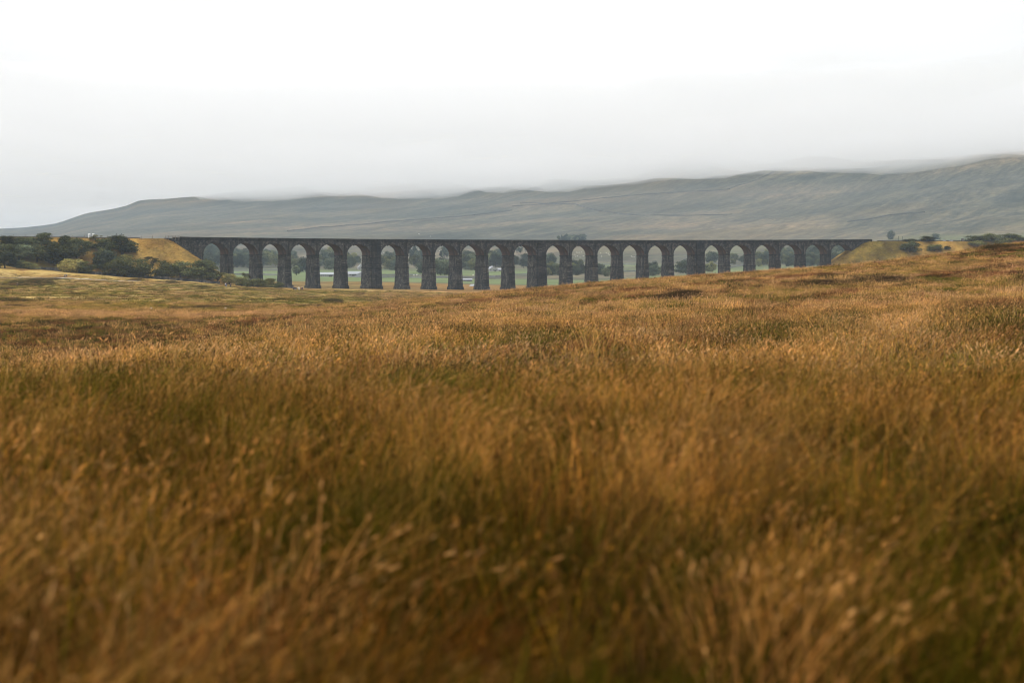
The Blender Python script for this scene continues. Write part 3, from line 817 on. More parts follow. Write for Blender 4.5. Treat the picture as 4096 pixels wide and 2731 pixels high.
TL = [  # zoom, x, top, foot, width, kind, tone, label
 (Z1, 430, 138, 262, 215, 'round', 'dark', 'tallest dark crown standing above the track line on the left embankment'),
 (Z1, 60, 172, 300, 150, 'round', 'dark', 'dark round tree just below the embankment top at the left picture edge'),
 (Z1, 250, 178, 320, 200, 'round', 'dark', 'dark broad tree left of the tallest crown on the embankment'),
 (Z1, 650, 172, 335, 170, 'round', 'dark', 'dark tree below the fence, left of the two white cabinets'),
 (Z1, 800, 200, 395, 210, 'round', 'dark', 'dark tree directly below the two white cabinets'),
 (Z1, 520, 232, 340, 150, 'round', 'mid', 'small paler tree tucked under the tallest embankment crown'),
 (Z1, 200, 245, 420, 250, 'round', 'blue', 'wide bluish tree in the middle of the left embankment wood'),
 (Z1, 50, 258, 425, 200, 'round', 'dark', 'dark tree halfway down the embankment at the left picture edge'),
 (Z1, 385, 262, 440, 200, 'round', 'mid', 'mid green tree left of the big rounded crown on the embankment'),
 (Z1, 605, 262, 478, 310, 'round', 'mid', 'big rounded pale-topped tree in the middle of the left embankment'),
 (Z1, 50, 340, 505, 200, 'round', 'blue', 'lowest bluish tree behind the stone wall at the left picture edge'),
 (Z1, 175, 412, 503, 150, 'bush', 'dark', 'low dark shrub behind the stone wall, left of another'),
 (Z1, 300, 432, 512, 165, 'bush', 'mid', 'low green shrub above the stone wall, right of a darker one'),
 (Z1, 740, 400, 548, 240, 'bush', 'olive', 'pale dome-shaped tree at the wall below the bare embankment gap'),
 (Z1, 890, 430, 560, 190, 'bush', 'mid', 'green half of the dome-shaped pair at the foot of the embankment gap'),
 (Z1, 935, 220, 300, 120, 'round', 'dark', 'small dark tree at the head of the bare gap in the embankment wood'),
 (Z1, 1000, 156, 232, 105, 'sparse', 'olive', 'small airy tree with a bare trunk by the white cabinets'),
 (Z1, 1085, 190, 335, 190, 'round', 'dark', 'dark tree right of the airy small one on the embankment top'),
 (Z1, 1280, 172, 360, 290, 'round', 'dark', 'broad dark tree at the embankment top next to the open grass bank'),
 (Z1, 1075, 288, 400, 170, 'round', 'mid', 'pale green crown below the broad dark trees at the grass bank'),
 (Z1, 1100, 322, 540, 260, 'round', 'blue', 'dense bluish dome tree beside the bare embankment gap'),
 (Z1, 1310, 355, 450, 150, 'round', 'olive', 'pale olive crown just under the open grass bank'),
 (Z1, 1245, 405, 592, 300, 'bush', 'mid', 'wide green tree at the wall, left of the middle of the row'),
 (Z1, 1450, 405, 605, 300, 'bush', 'mid', 'wide green tree at the wall below the open grass bank'),
 (Z1, 1590, 385, 490, 130, 'sparse', 'olive', 'thin loose tree half way up the open grass bank'),
 (Z1, 1730, 440, 622, 240, 'round', 'mid', 'greyish green tree in the row at the foot of the grass bank'),
 (Z1, 1890, 432, 612, 220, 'round', 'dark', 'dark tree in the row left of the pale front tree'),
 (Z1, 2120, 428, 632, 290, 'round', 'dark', 'tall dark tree with a visible leaning trunk at the right end of the row'),
 (Z1, 2060, 490, 640, 175, 'bush', 'olive', 'pale green tree in front of the tall dark one near the viaduct'),
 (Z2, 705, 500, 608, 135, 'sparse', 'olive', 'sparse yellowish tree with bare limbs below the first pier'),
 (Z2, 830, 505, 622, 125, 'round', 'olive', 'small olive tree in front of the first pier'),
 (Z2, 955, 540, 640, 150, 'bush', 'mid', 'round green shrub between the first and second piers'),
 (Z2, 1008, 508, 600, 70, 'sparse', 'olive', 'thin olive sapling left of the second pier'),
 (Z2, 1120, 552, 655, 230, 'bush', 'mid', 'widest green shrub in front of the second pier'),
 (Z2, 1240, 552, 652, 150, 'bush', 'olive', 'olive shrub between the second and third piers'),
 (Z2, 1340, 590, 660, 105, 'bush', 'mid', 'smallest green shrub in front of the third pier foot'),
]
for n, (zf, x, t, f, w, kind, tone, lab) in enumerate(TL):
    px, pf = zf(x, f); _, pt = zf(x, t)
    X, Yd, Zg = hit(px, pf, 400, 1500)
    if zf is Z2: 
        Yd = min(Yd, 990); X = (px - CX) / F * Yd; Zg = float(surf(X, Yd)[0])
    hgt = max(2.5, (HY - pt) / F * Yd - Zg); wid = w / 2.6133 / F * Yd
    tree(X, Yd, Zg - .2, hgt * 1.10, wid * 1.42, kind, tone, n % 3, lab, 'tree' if kind != 'bush' else 'shrub', G1)
G2 = 'shrubs on the right embankment'
TR = [ # px centre, top py, width px, Y offset along bank, kind...
 (Z6, 1162, 488, 600, 200, 'bush', 'dark', 'big round dark bush on the slope of the right embankment', None),
 (Z6, 1415, 520, 585, 170, 'bush', 'mid', 'low green bush right of the round one on the embankment', None),
 (Z6, 1550, 532, 566, 75, 'bush', 'dark', 'smallest dark bush low on the right embankment', None),
 (Z6, 1130, 455, 480, 110, 'bush', 'mid', 'low bush on the embankment skyline nearest the viaduct end', 'top'),
 (Z6, 1298, 432, 482, 130, 'bush', 'dark', 'dark domed bush on the embankment skyline above the round one', 'top'),
 (Z6, 1815, 425, 500, 160, 'bush', 'dark', 'left end of the dark shrub belt on the right skyline', 'top'),
 (Z6, 1985, 405, 500, 190, 'bush', 'dark', 'tallest shrub of the dark belt on the right skyline', 'top'),
 (Z6, 2150, 410, 500, 180, 'bush', 'dark', 'right-hand tall shrub of the dark belt on the right skyline', 'top'),
 (Z6, 1790, 478, 530, 150, 'bush', 'mid', 'low paler shrub in front of the dark belt, nearest the boxes', 'near'),
 (Z6, 2050, 452, 520, 200, 'bush', 'mid', 'low shrub in front of the middle of the dark skyline belt', 'near'),
 (Z6, 2290, 440, 500, 130, 'bush', 'dark', 'low dark shrub at the right end of the skyline belt', 'top'),
]
for n, (zf, x, t, f, w, kind, tone, lab, mode) in enumerate(TR):
    px, pf = zf(x, f); _, pt = zf(x, t)
    if mode is None:
        ys = np.linspace(1100, 1300, 400); xs = (px - CX) / F * ys
        k = np.argmax((HY - pf) / F * ys <= bank_h(xs, ys)); Yd = float(ys[k]); X = (px - CX) / F * Yd
    else:
        q = on_line(SP_R, zr, px, 3.9 if mode == 'top' else 9.0); X, Yd = q[0], q[1]
    Zg = float(surf(X, Yd)[0])
    hgt = max(1.2, (HY - pt) / F * Yd - Zg); wid = w / 2.6133 / F * Yd
    tree(X, Yd, Zg - .2, hgt * 1.15, wid * (1.7 if mode else 1.3), kind, tone, n % 3, lab, 'shrub', G2)

# woods of the far valley, seen through the arches and over the parapet
rt = random.Random(5)
def wood(box, n, hgt, kinds, label, group, cat='tree'):
    x0, x1, y0, y1 = box
    n = max(1, int(n * .92))
    for k in range(n):
        px = rt.uniform(x0, x1); py = y0 + (y1 - y0) * (k + .5) / n + rt.uniform(-3, 3)
        X, Yd, Zg = hit(px, py, 1260, 7600, False)
        hh = hgt * .8 * rt.uniform(.75, 1.3); kd, tn = rt.choice(kinds)
        tree(X, Yd, Zg - .2, hh, hh * {'round': .95, 'bush': 1.25, 'sparse': .8, 'pine': .42}[kd], kd, tn, rt.randrange(3), label, cat, group)
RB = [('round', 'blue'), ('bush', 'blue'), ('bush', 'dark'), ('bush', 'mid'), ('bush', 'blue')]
wood((806, 935, 1000, 1070), 52, 15, RB, 'hazy tree of the wooded hillside seen through the two leftmost arches', 'trees behind the two leftmost arches')
wood((935, 1180, 1030, 1072), 44, 15, RB, 'hazy tree of the dark wood seen through the third and fourth arches', 'trees behind the third and fourth arches')
wood((1160, 1235, 1075, 1103), 6, 13, RB, 'hazy tree at the near edge of the field behind the fourth arch', 'field-edge trees behind the fourth arch')
wood((1240, 1385, 1030, 1078), 34, 14, RB, 'hazy tree of the wood above the white barns behind the fifth and sixth arches', 'trees above the white barns')
wood((1385, 1470, 1050, 1072), 8, 13, RB, 'hazy tree around the gabled house seen through the sixth arch', 'trees round the gabled house')
wood((1515, 1595, 1040, 1085), 12, 14, RB, 'hazy tree of the wood behind the seventh arch', 'trees behind the seventh arch')
wood((1570, 1600, 1028, 1040), 3, 13, [('pine', 'blue')], 'tall hazy conifer standing above the wood behind the seventh arch', 'conifers behind the seventh arch')
wood((1630, 1705, 1036, 1046), 14, 16, [('pine', 'blue'), ('round', 'blue')], 'hazy tree of the straight plantation edge seen through the eighth arch', 'plantation behind the eighth arch')
wood((1735, 1790, 1034, 1044), 10, 16, [('pine', 'blue')], 'hazy bare-stemmed conifer of the plantation seen through the ninth arch', 'plantation behind the ninth arch')
wood((1640, 1710, 1055, 1075), 5, 13, [('sparse', 'mid'), ('round', 'mid')], 'pale hazy tree in front of the plantation behind the eighth arch', 'pale trees behind the eighth arch')
wood((1675, 1705, 1090, 1103), 3, 13, RB, 'dark tree in the green field seen at the left of the ninth pier', 'field trees left of the eighth pier')
wood((1738, 1800, 1085, 1104), 11, 14, RB, 'dark tree of the copse in the green field behind the ninth arch', 'copse behind the ninth arch')
wood((1845, 1910, 1062, 1085), 10, 14, RB, 'dark hazy tree of the copse behind the tenth arch', 'copse behind the tenth arch')
wood((1870, 1910, 1035, 1055), 4, 15, RB, 'tall hazy tree above the copse behind the tenth arch', 'tall trees behind the tenth arch')
wood((1950, 2012, 1035, 1070), 16, 15, RB, 'hazy tree of the wood above the farmhouse behind the eleventh arch', 'wood above the farmhouse')
wood((2052, 2115, 1010, 1022), 14, 11, [('pine', 'blue')], 'hazy conifer of the high plantation behind the twelfth arch', 'high plantation behind the twelfth arch')
wood((2050, 2115, 1050, 1075), 6, 11, RB, 'small hazy tree on the slope behind the twelfth arch', 'slope trees behind the twelfth arch')
wood((2185, 2215, 1064, 1070), 3, 15, [('round', 'blue')], 'spreading hazy tree behind the thirteenth arch', 'spreading trees behind the thirteenth arch')
wood((2180, 2240, 1092, 1104), 9, 11, [('bush', 'blue'), ('round', 'mid')], 'hazy scrub tree at the field edge behind the thirteenth arch', 'scrub behind the thirteenth arch')
wood((2285, 2345, 1085, 1104), 11, 12, [('sparse', 'mid'), ('bush', 'blue')], 'thin grey tree at the field edge behind the fourteenth arch', 'scrub behind the fourteenth arch')
wood((2390, 2440, 1092, 1106), 6, 10, [('bush', 'blue')], 'hazy bush at the field edge behind the fifteenth arch', 'scrub behind the fifteenth arch')
wood((2600, 2640, 1090, 1104), 4, 11, [('bush', 'blue')], 'hazy bush low behind the seventeenth arch', 'scrub behind the seventeenth arch')
wood((2715, 2760, 1085, 1095), 5, 12, [('bush', 'blue')], 'hazy bush low behind the eighteenth arch', 'scrub behind the eighteenth arch')
wood((2825, 2870, 1035, 1055), 4, 12, RB, 'hazy tree on the pasture slope behind the nineteenth arch', 'slope trees behind the nineteenth arch')
wood((2820, 2870, 1078, 1086), 5, 9, [('bush', 'mid')], 'hazy shrub at the foot of the nineteenth arch', 'shrubs behind the nineteenth arch')
wood((2925, 2975, 1030, 1060), 5, 10, RB, 'hazy tree on the pasture slope behind the twentieth arch', 'slope trees behind the twentieth arch')
wood((3025, 3080, 1025, 1070), 10, 11, RB, 'hazy tree of the wooded slope behind the twenty-first arch', 'slope trees behind the twenty-first arch')
wood((3120, 3180, 1015, 1070), 18, 12, RB, 'hazy tree of the wooded slope behind the twenty-second arch', 'slope wood behind the twenty-second arch')
wood((3222, 3285, 1005, 1072), 24, 12, RB, 'hazy tree of the wooded slope behind the twenty-third arch', 'slope wood behind the twenty-third arch')
wood((3320, 3390, 1005, 1060), 24, 12, RB, 'hazy tree of the wooded slope behind the rightmost arch', 'slope wood behind the rightmost arch')
wood((2232, 2342, 956, 963), 40, 9, [('pine', 'blue'), ('bush', 'blue'), ('bush', 'blue')], 'far hazy tree of the small plantation just above the parapet', 'plantation above the parapet')
for (zf, x, t, f, w, lab) in ((Z6, 965, 370, 474, 90, 'tall hazy tree on the fell beyond the viaduct end'), (Z6, 1430, 400, 474, 110, 'broad hazy tree on the fell behind the embankment boxes')):
    px, pf = zf(x, f); _, pt = zf(x, t); X, Yd, Zg = hit(px, pf - 4, 1500, 7000, False)
    tree(X, Yd, Zg - .5, ((HY - pt) / F * Yd - Zg) * 1.1, w / 2.6133 / F * Yd * 1.2, 'bush', 'blue', 1, lab, 'tree')

# ------------------------------------------------------------------ walls and farm buildings
def drape_wall(pts, hgt, thick, mat, label, bank=True, y0=260, name='drystone_wall', y1=7600):
    P = []
    for px, py in pts:
        P.append(hit(px, py, y0, y1, bank))
    Q_ = []
    for a, b in zip(P[:-1], P[1:]):
        L_ = math.dist(a[:2], b[:2]); n = max(2, int(L_ / (2.0 if hgt < 1.6 and a[1] < 1100 else 12)))
        for k in range(n): Q_.append((a[0] + (b[0] - a[0]) * k / n, a[1] + (b[1] - a[1]) * k / n))
    Q_.append(P[-1][:2])
    mb = MB(); rows = []; u = 0
    for i, p in enumerate(Q_):
        q0 = Q_[max(i - 1, 0)]; q1 = Q_[min(i + 1, len(Q_) - 1)]
        d = Vector((q1[0] - q0[0], q1[1] - q0[1], 0)).normalized(); n = Vector((d.y, -d.x, 0))
        z = float(H(*p)) if not bank else float(surf(*p)[0]); hh = hgt * random.uniform(.8, 1.12)
        if i: u += math.dist(p, Q_[i - 1])
        c = Vector((p[0], p[1], z))
        rows.append((c + n * thick * .6 - Vector((0, 0, .4)), c + n * thick * .38 + Vector((0, 0, hh)), c - n * thick * .38 + Vector((0, 0, hh)), c - n * thick * .6 - Vector((0, 0, .4)), u))
    for a, b in zip(rows[:-1], rows[1:]):
        for k in range(3):
            mb.quad([a[k], b[k], b[k + 1], a[k + 1]], [(a[4], k * hgt), (b[4], k * hgt), (b[4], k * hgt + hgt), (a[4], k * hgt + hgt)])
    for r in (rows[0], rows[-1]): mb.quad(list(r[:4]))
    o = mb.build(name, mat); tag(o, label, 'wall'); return o
drape_wall([Z1(-60, 478), Z1(0, 485), Z1(380, 515), Z1(650, 540), Z1(1000, 570), Z1(1500, 605), Z1(1900, 632), Z1(2300, 662)], 1.35, .7, M['wall'], 'grey drystone wall below the trees of the left embankment', False, y1=935)
drape_wall([Z2(900, 632), Z2(1150, 648), Z2(1450, 658), Z2(1500, 662)], 1.25, .7, M['wall'], 'short grey drystone wall in front of the second and third piers', False, y1=1000)
fence([(lambda q: (q[0], q[1], q[2]))(hit(*Z2(x, 637 + (x - 900) * .042), 400, 1300, False)) for x in range(900, 1500, 60)], 1.5, .18, 'post fence beside the drystone wall near the walkers')
FW = [([(870, 1083), (1000, 1084), (1130, 1082)], 'pale wall along the far edge of the field behind the second and third arches'),
      ([(880, 1100), (1000, 1099), (1120, 1101)], 'wall across the green field behind the second and third arches'),
      ([(1390, 1108), (1480, 1112), (1600, 1109), (1720, 1113), (1800, 1110)], 'lowest field wall behind the sixth to ninth arches'),
      ([(1525, 1102), (1610, 1100), (1740, 1103)], 'straight pale wall across the fields behind the seventh and eighth arches'),
      ([(1740, 1108), (1850, 1112), (1960, 1108), (2060, 1109)], 'winding wall below the farmhouse'),
      ([(1950, 1112), (2030, 1101), (2110, 1098)], 'slanting wall right of the farmhouse'),
      ([(2180, 1070), (2230, 1066), (2240, 1063)], 'short wall by the spreading trees behind the thirteenth arch'),
      ([(2285, 1063), (2350, 1062), (2460, 1057), (2560, 1060)], 'long wall on the slope behind the fourteenth to sixteenth arches'),
      ([(2480, 1087), (2540, 1085), (2560, 1080)], 'low wall in the pasture behind the sixteenth arch'),
      ([(2920, 1072), (2950, 1066), (2985, 1060)], 'pale wall climbing the pasture behind the twentieth arch')]
for pts, lab in FW: drape_wall(pts, 1.0, .7, M['farwall'], lab, False, 1262, name='field_wall')
M['fellwall'] = plain('fell_wall_stone', (.085, .085, .08), .9)
HW = [([(2048, 827), (2300, 806), (2570, 779), (2919, 757), (3050, 709), (3119, 672)], 'long dark wall climbing the fell into the cloud'),
      ([(2080, 812), (2300, 818), (2650, 863), (2930, 858)], 'faint wall crossing the middle of the fell'),
      ([(1150, 925), (1500, 893), (1900, 862), (2048, 842)], 'faint wall across the fell above the middle arches'),
      ([(3390, 890), (3560, 862), (3700, 850)], 'faint wall on the fell above the right embankment')]
for pts, lab in HW: drape_wall(pts, 1.7, 1.1, M['fellwall'], lab, False, 1300, name='fell_wall')

def building(px0, px1, py_base, py_eave, py_ridge, depth, name, label, wallm, roofm, rz=0., nwin=4, gable=False, chim=0, y_at=None):
    pc = (px0 + px1) / 2
    if y_at: Yd = y_at; X = (pc - CX) / F * Yd; Zg = (HY - py_base) / F * Yd
    else: X, Yd, Zg = hit(pc, py_base, 1258, 6000, False)
    w = (px1 - px0) / F * Yd; he = (py_base - py_eave) / F * Yd; hr = (py_base - py_ridge) / F * Yd
    r = empty(name, (X, Yd, Zg), rz); tag(r, label, 'building')
    mb = MB(); hw, hd = w / 2, depth / 2
    mb.box((0, 0, he / 2 - 1), (w, depth, he + 2))
    if gable:   # ridge runs away from the viewer, gable towards the viewer
        for y in (-hd, hd): mb.quad([(-hw, y, he), (hw, y, he), (0, y, hr)])
    else:
        for x in (-hw, hw): mb.quad([(x, -hd, he), (x, hd, he), (x, 0, hr)])
    mb.build('wall', wallm, r)
    mb = MB(); e = .35
    if gable: prof = [(-hw - e, he - .25), (0, hr + .12), (hw + e, he - .25)]
    else: prof = [(-hd - e, he - .25), (0, hr + .12), (hd + e, he - .25)]
    for (p, q) in ((prof[0], prof[1]), (prof[1], prof[2])):
        for dz in (0, .25):
            if gable: mb.quad([(p[0], -hd - e, p[1] + dz), (p[0], hd + e, p[1] + dz), (q[0], hd + e, q[1] + dz), (q[0], -hd - e, q[1] + dz)])
            else: mb.quad([(-hw - e, p[0], p[1] + dz), (hw + e, p[0], p[1] + dz), (hw + e, q[0], q[1] + dz), (-hw - e, q[0], q[1] + dz)])
        if gable:
            mb.quad([(p[0], -hd - e, p[1]), (q[0], -hd - e, q[1]), (q[0], -hd - e, q[1] + .25), (p[0], -hd - e, p[1] + .25)])
        else:
            for x in (-hw - e, hw + e): mb.quad([(x, p[0], p[1]), (x, q[0], q[1]), (x, q[0], q[1] + .25), (x, p[0], p[1] + .25)])
    rf = mb.build('roof', roofm, r)
    for c in range(chim):
        mb = MB(); x = (-hw + .8, hw - .8)[c % 2]; mb.box((x if not gable else 0, 0, hr + .4), (.9, .9, 1.6)); mb.build('chimney', wallm, rf)
    for k in range(nwin):
        mb = MB(); x = -hw + w * (k + .5) / nwin; mb.box((x, -hd - .02, he * .55), (min(1.6, w / nwin * .5), .12, he * .32)); wn = mb.build('window', M['window'], r)
        mb = MB(); mb.box((x, -hd - .06, he * .36), (min(1.9, w / nwin * .6), .2, .15)); mb.build('sill', M['limestone'], wn)
    mb = MB(); mb.box((hw * .4 if nwin else 0, -hd - .03, min(2.2, he * .7) / 2), (min(2.6, w * .2), .1, min(2.2, he * .7))); mb.build('door', M['bark'], r)
    return r
building(1276, 1340, 1107, 1098, 1091, 12, 'barn', 'long low pale barn with a row of windows seen through the fifth arch', M['render'], M['roof'], .1, 9)
building(1392, 1450, 1104, 1096, 1087, 22, 'barn', 'white-roofed farm shed seen through the sixth arch', M['grey'], M['sheet'], -.25, 3)
building(1432, 1452, 1079, 1070, 1060, 9, 'farmhouse', 'pale gabled house among trees above the white-roofed shed', M['render'], M['slate'], .2, 2, True, 1)
building(1950, 1985, 1086, 1077, 1067, 10, 'farmhouse', 'pale farmhouse with steep roof seen through the eleventh arch', M['render'], M['slate'], .3, 3, True, 1)
building(1974, 2012, 1084, 1079, 1074, 8, 'outbuilding', 'long low pale outbuilding right of the farmhouse with the steep roof', M['limestone'], M['slate'], -.05, 4)
building(1853, 1887, 1126, 1119, 1116, 6, 'field_barn', 'small low grey stone barn in the field behind the tenth arch', M['farwall'], M['slate'], .05, 2)
building(1880, 1906, 1158, 1148, 1139, 6, 'hut', 'white-roofed hut half hidden behind the moor at the tenth pier', M['render'], M['sheet'], .4, 1, True, y_at=1215)
building(3327, 3338, 1022, 1016, 1012, 7, 'cottage', 'tiny white cottage in the wooded slope behind the rightmost arch', M['white'], M['slate'], .1, 2, False, 1)

# ------------------------------------------------------------------ path, stones, sheep, people
pp = []
for x, y in ((-40, 604), (0, 604), (300, 602), (580, 605), (700, 612), (900, 622), (1100, 632), (1300, 640), (1500, 645)):
    q = hit(*Z1(x, y), 400, 1000, False); pp.append(q)
dense = []
for a, b in zip(pp[:-1], pp[1:]):
    for k in range(8):
        f = k / 8; dense.append((a[0] + (b[0] - a[0]) * f, a[1] + (b[1] - a[1]) * f))
dense = [(x, y, float(H(x, y))) for x, y in dense]
o = ribbon('path', dense, 1.7, .22, M['path'], .5).build('path', M['path']); tag(o, kind='structure')

def boulder(px, py, size, label):
    x, y, z = hit(px, py, 150, 1500, False)
    bm = bmesh.new(); bmesh.ops.create_icosphere(bm, subdivisions=2, radius=size / 2)
    for v in bm.verts: v.co *= random.uniform(.85, 1.15); v.co.z *= .6
    me = bpy.data.meshes.new('boulder'); bm.to_mesh(me); bm.free(); me.materials.append(M['limestone'])
    tag(link('boulder', me, None, (x, y, z + size * .45)), label, 'boulder')
boulder(604, 1239, .5, 'small pale boulder on the bright grass strip, left one')
boulder(902, 1238, .5, 'small pale boulder on the bright grass strip, right one')

def skinned(name, verts, edges, radii, mat, sub=1):
    me = bpy.data.meshes.new(name); me.from_pydata(verts, edges, [])
    ob = bpy.data.objects.new(name + '_tmp', me); col.objects.link(ob)
    mod = ob.modifiers.new('s', 'SKIN'); 
    for i, r in enumerate(radii):
        sv = me.skin_vertices[0].data[i]; sv.radius = (r, r) if not hasattr(r, '__len__') else r
    me.skin_vertices[0].data[0].use_root = True
    ob.modifiers.new('d', 'SUBSURF').levels = sub
    dg = bpy.context.evaluated_depsgraph_get(); dg.update()
    out = bpy.data.meshes.new_from_object(ob.evaluated_get(dg)); out.name = name
    bpy.data.objects.remove(ob); out.materials.clear(); out.materials.append(mat)
    for p in out.polygons: p.use_smooth = True
    return out
def sheep_meshes():
    v = [(0, 0, .62), (.35, 0, .64), (-.35, 0, .62), (.52, 0, .74), (.30, .12, .4), (.30, .12, .0), (.30, -.12, .4), (.30, -.12, 0), (-.32, .12, .4), (-.36, .12, 0), (-.32, -.12, .4), (-.36, -.12, 0), (-.5, 0, .55)]
    e = [(0, 1), (0, 2), (1, 3), (1, 4), (4, 5), (1, 6), (6, 7), (2, 8), (8, 9), (2, 10), (10, 11), (2, 12)]
    r = [.27, .24, .25, .13, .08, .04, .08, .04, .09, .04, .09, .04, .06]
    b = skinned('fleece', v, e, r, M['fleece'], 1)
    hd = skinned('head', [(.50, 0, .80), (.64, 0, .80), (.78, 0, .70)], [(0, 1), (1, 2)], [.09, .09, .05], M['sheep_face'], 1)
    return b, hd
SB, SH = sheep_meshes()
def sheep(px, py, label, group, y0=1300):
    x, y, z = hit(px, py, y0, 7600, False)
    r = empty('sheep', (x, y, z), rt.uniform(0, 6.28), 1.15); tag(r, label, 'sheep', group)
    link('fleece', SB, r); link('head', SH, r)
for p in ((537, 343), (552, 345), (566, 344), (590, 342), (520, 366), (545, 381), (548, 384), (575, 395), (610, 383), (525, 388), (480, 345)):
    sheep(*Z4(*p), 'white sheep grazing the tan slope seen through the fourteenth arch', 'sheep behind the fourteenth arch')
for p in ((850, 350), (870, 356), (905, 338), (790, 352), (800, 386), (880, 372)):
    sheep(*Z4(*p), 'white sheep grazing the slope seen through the fifteenth arch', 'sheep behind the fifteenth arch')
for p in ((1110, 385), (1140, 392), (1120, 390)):
    sheep(*Z4(*p), 'white sheep on the pasture seen through the sixteenth arch', 'sheep behind the sixteenth arch')
for p in ((615, 345), (640, 355), (663, 350), (685, 358), (686, 380), (601, 425), (621, 425), (665, 429)):
    sheep(*Z3(*p), 'white sheep on the fell seen through the seventh arch', 'sheep behind the seventh arch')
for p in ((900, 330), (928, 326)):
    sheep(*Z3(*p), 'white sheep high in the eighth arch opening', 'sheep behind the eighth arch')
for p in ((1200, 330), (1250, 365), (1265, 371)):
    sheep(*Z3(*p), 'white sheep on the fell seen through the ninth arch', 'sheep behind the ninth arch')
for p in ((980, 150), (1100, 175), (990, 152)):
    sheep(*Z3(*p), 'pale sheep on the open fell just above the parapet', 'sheep above the parapet')
for p in ((930, 582), (960, 580), (1550, 582)):
    sheep(*Z3(*p), 'white sheep in the green field behind the eighth to tenth arches', 'sheep in the green fields')

PM = {}
def person_meshes(pose):
    if pose in PM: return PM[pose]
    st = {'walk': .28, 'stand': .07}[pose]
    # pelvis root, spine, neck, head, legs and arms
    v = [(0, 0, .95), (0, .02, 1.2), (0, .02, 1.42), (0, .0, 1.52), (0, -.03, 1.64), (0, -.02, 1.76),
         (.1, 0, .9), (.11, -st * .6, .5), (.11, -st * .9, .09), (.12, -st * .9 - .14, .04),
         (-.1, 0, .9), (-.11, st * .35, .5), (-.11, st, .10), (-.12, st - .13, .04),
         (.19, .02, 1.40), (.25, st * .5, 1.13), (.24, st * .4 - .14, .92), (.24, st * .4 - .22, .86),
         (-.19, .02, 1.40), (-.25, -st * .3, 1.13), (-.24, -st * .5 - .12, .92), (-.24, -st * .5 - .2, .86)]
    e = [(0, 1), (1, 2), (2, 3), (3, 4), (4, 5), (0, 6), (6, 7), (7, 8), (8, 9), (0, 10), (10, 11), (11, 12), (12, 13), (2, 14), (14, 15), (15, 16), (16, 17), (2, 18), (18, 19), (19, 20), (20, 21)]
    r = [.14, .13, .13, .06, .10, .08, .095, .062, .045, .04, .095, .062, .045, .04, .065, .05, .035, .03, .065, .05, .035, .03]
    body = skinned('body', v, e, r, M['skin'], 1)
    jk = [0, 1, 2, 14, 15, 16, 18, 19, 20]; mp = {q: i for i, q in enumerate(jk)}
    jacket = skinned('jacket', [v[q] for q in jk], [(mp[a], mp[b]) for a, b in e if a in mp and b in mp], [r[q] * 1.0 + .03 for q in jk], M['iron'], 1)
    tk = [0, 6, 7, 8, 10, 11, 12]; mp = {q: i for i, q in enumerate(tk)}
    trs = skinned('trousers', [v[q] for q in tk], [(mp[a], mp[b]) for a, b in e if a in mp and b in mp], [r[q] + .018 for q in tk], M['iron'], 1)
    hair = skinned('hair', [(0, .02, 1.66), (0, 0, 1.78)], [(0, 1)], [.105, .09], M['bark'], 1)
    PM[pose] = (body, jacket, trs, hair); return PM[pose]
CM = {}
def cloth(c):
    if c not in CM:
        CM[c] = plain('cloth_' + c, {'navy': (.02, .03, .06), 'black': (.015, .015, .017), 'white': (.7, .68, .66), 'blue': (.10, .14, .22), 'grey': (.15, .16, .17), 'rust': (.30, .10, .05), 'denim': (.06, .09, .15)}[c], .9, .1)
    return CM[c]
def person(px, py, pose, jc, tc, rz, label, group=None, y0=500, pack=None):
    x, y, z = hit(px, py, y0, 1400, False)
    r = empty('person', (x, y, z), rz); tag(r, label, 'person', group)
    body, jk, tr, hr = person_meshes(pose)
    link('body', body, r)
    for nm, me, c in (('jacket', jk, jc), ('trousers', tr, tc)):
        m2 = me.copy(); m2.materials.clear(); m2.materials.append(cloth(c)); link(nm, m2, r)
    link('hair', hr, r)
    if pack:
        mb = MB(); mb.box((0, .24, 1.22), (.32, .2, .48)); mb.tube([(-.12, .2, 1.47), (.12, .2, 1.47)], [.09, .09], 8)
        p = mb.build('rucksack', cloth(pack)); 
        ca, sa = math.cos(rz), math.sin(rz); p.location = (x, y, z); p.rotation_euler = (0, 0, rz)
        tag(p, 'rucksack worn on the back of a walker on the pale path', 'rucksack')
person(Z1(686, 607)[0] - 3.2, Z1(686, 607)[1], 'walk', 'grey', 'denim', 1.2, 'walker in grey jacket on the pale path, left of a pair', 'walkers on the path')
person(Z1(692, 605)[0] + 1.5, Z1(692, 605)[1], 'walk', 'blue', 'navy', 1.0, 'walker in blue top on the pale path, right of a pair', 'walkers on the path')
person(*Z1(181, 712), 'stand', 'black', 'black', 0.5, 'lone dark-clad walker standing in the rough grass at the left edge')
person(*Z2(789, 648), 'walk', 'white', 'denim', 2.0, 'walker in a pale top below the trees, left of two dark-clad ones')
person(*Z2(801, 650), 'walk', 'navy', 'blue', 2.2, 'walker in navy jacket and blue trousers below the trees')
person(*Z2(843, 655), 'stand', 'black', 'navy', 1.0, 'walker all in dark clothes standing alone below the trees')
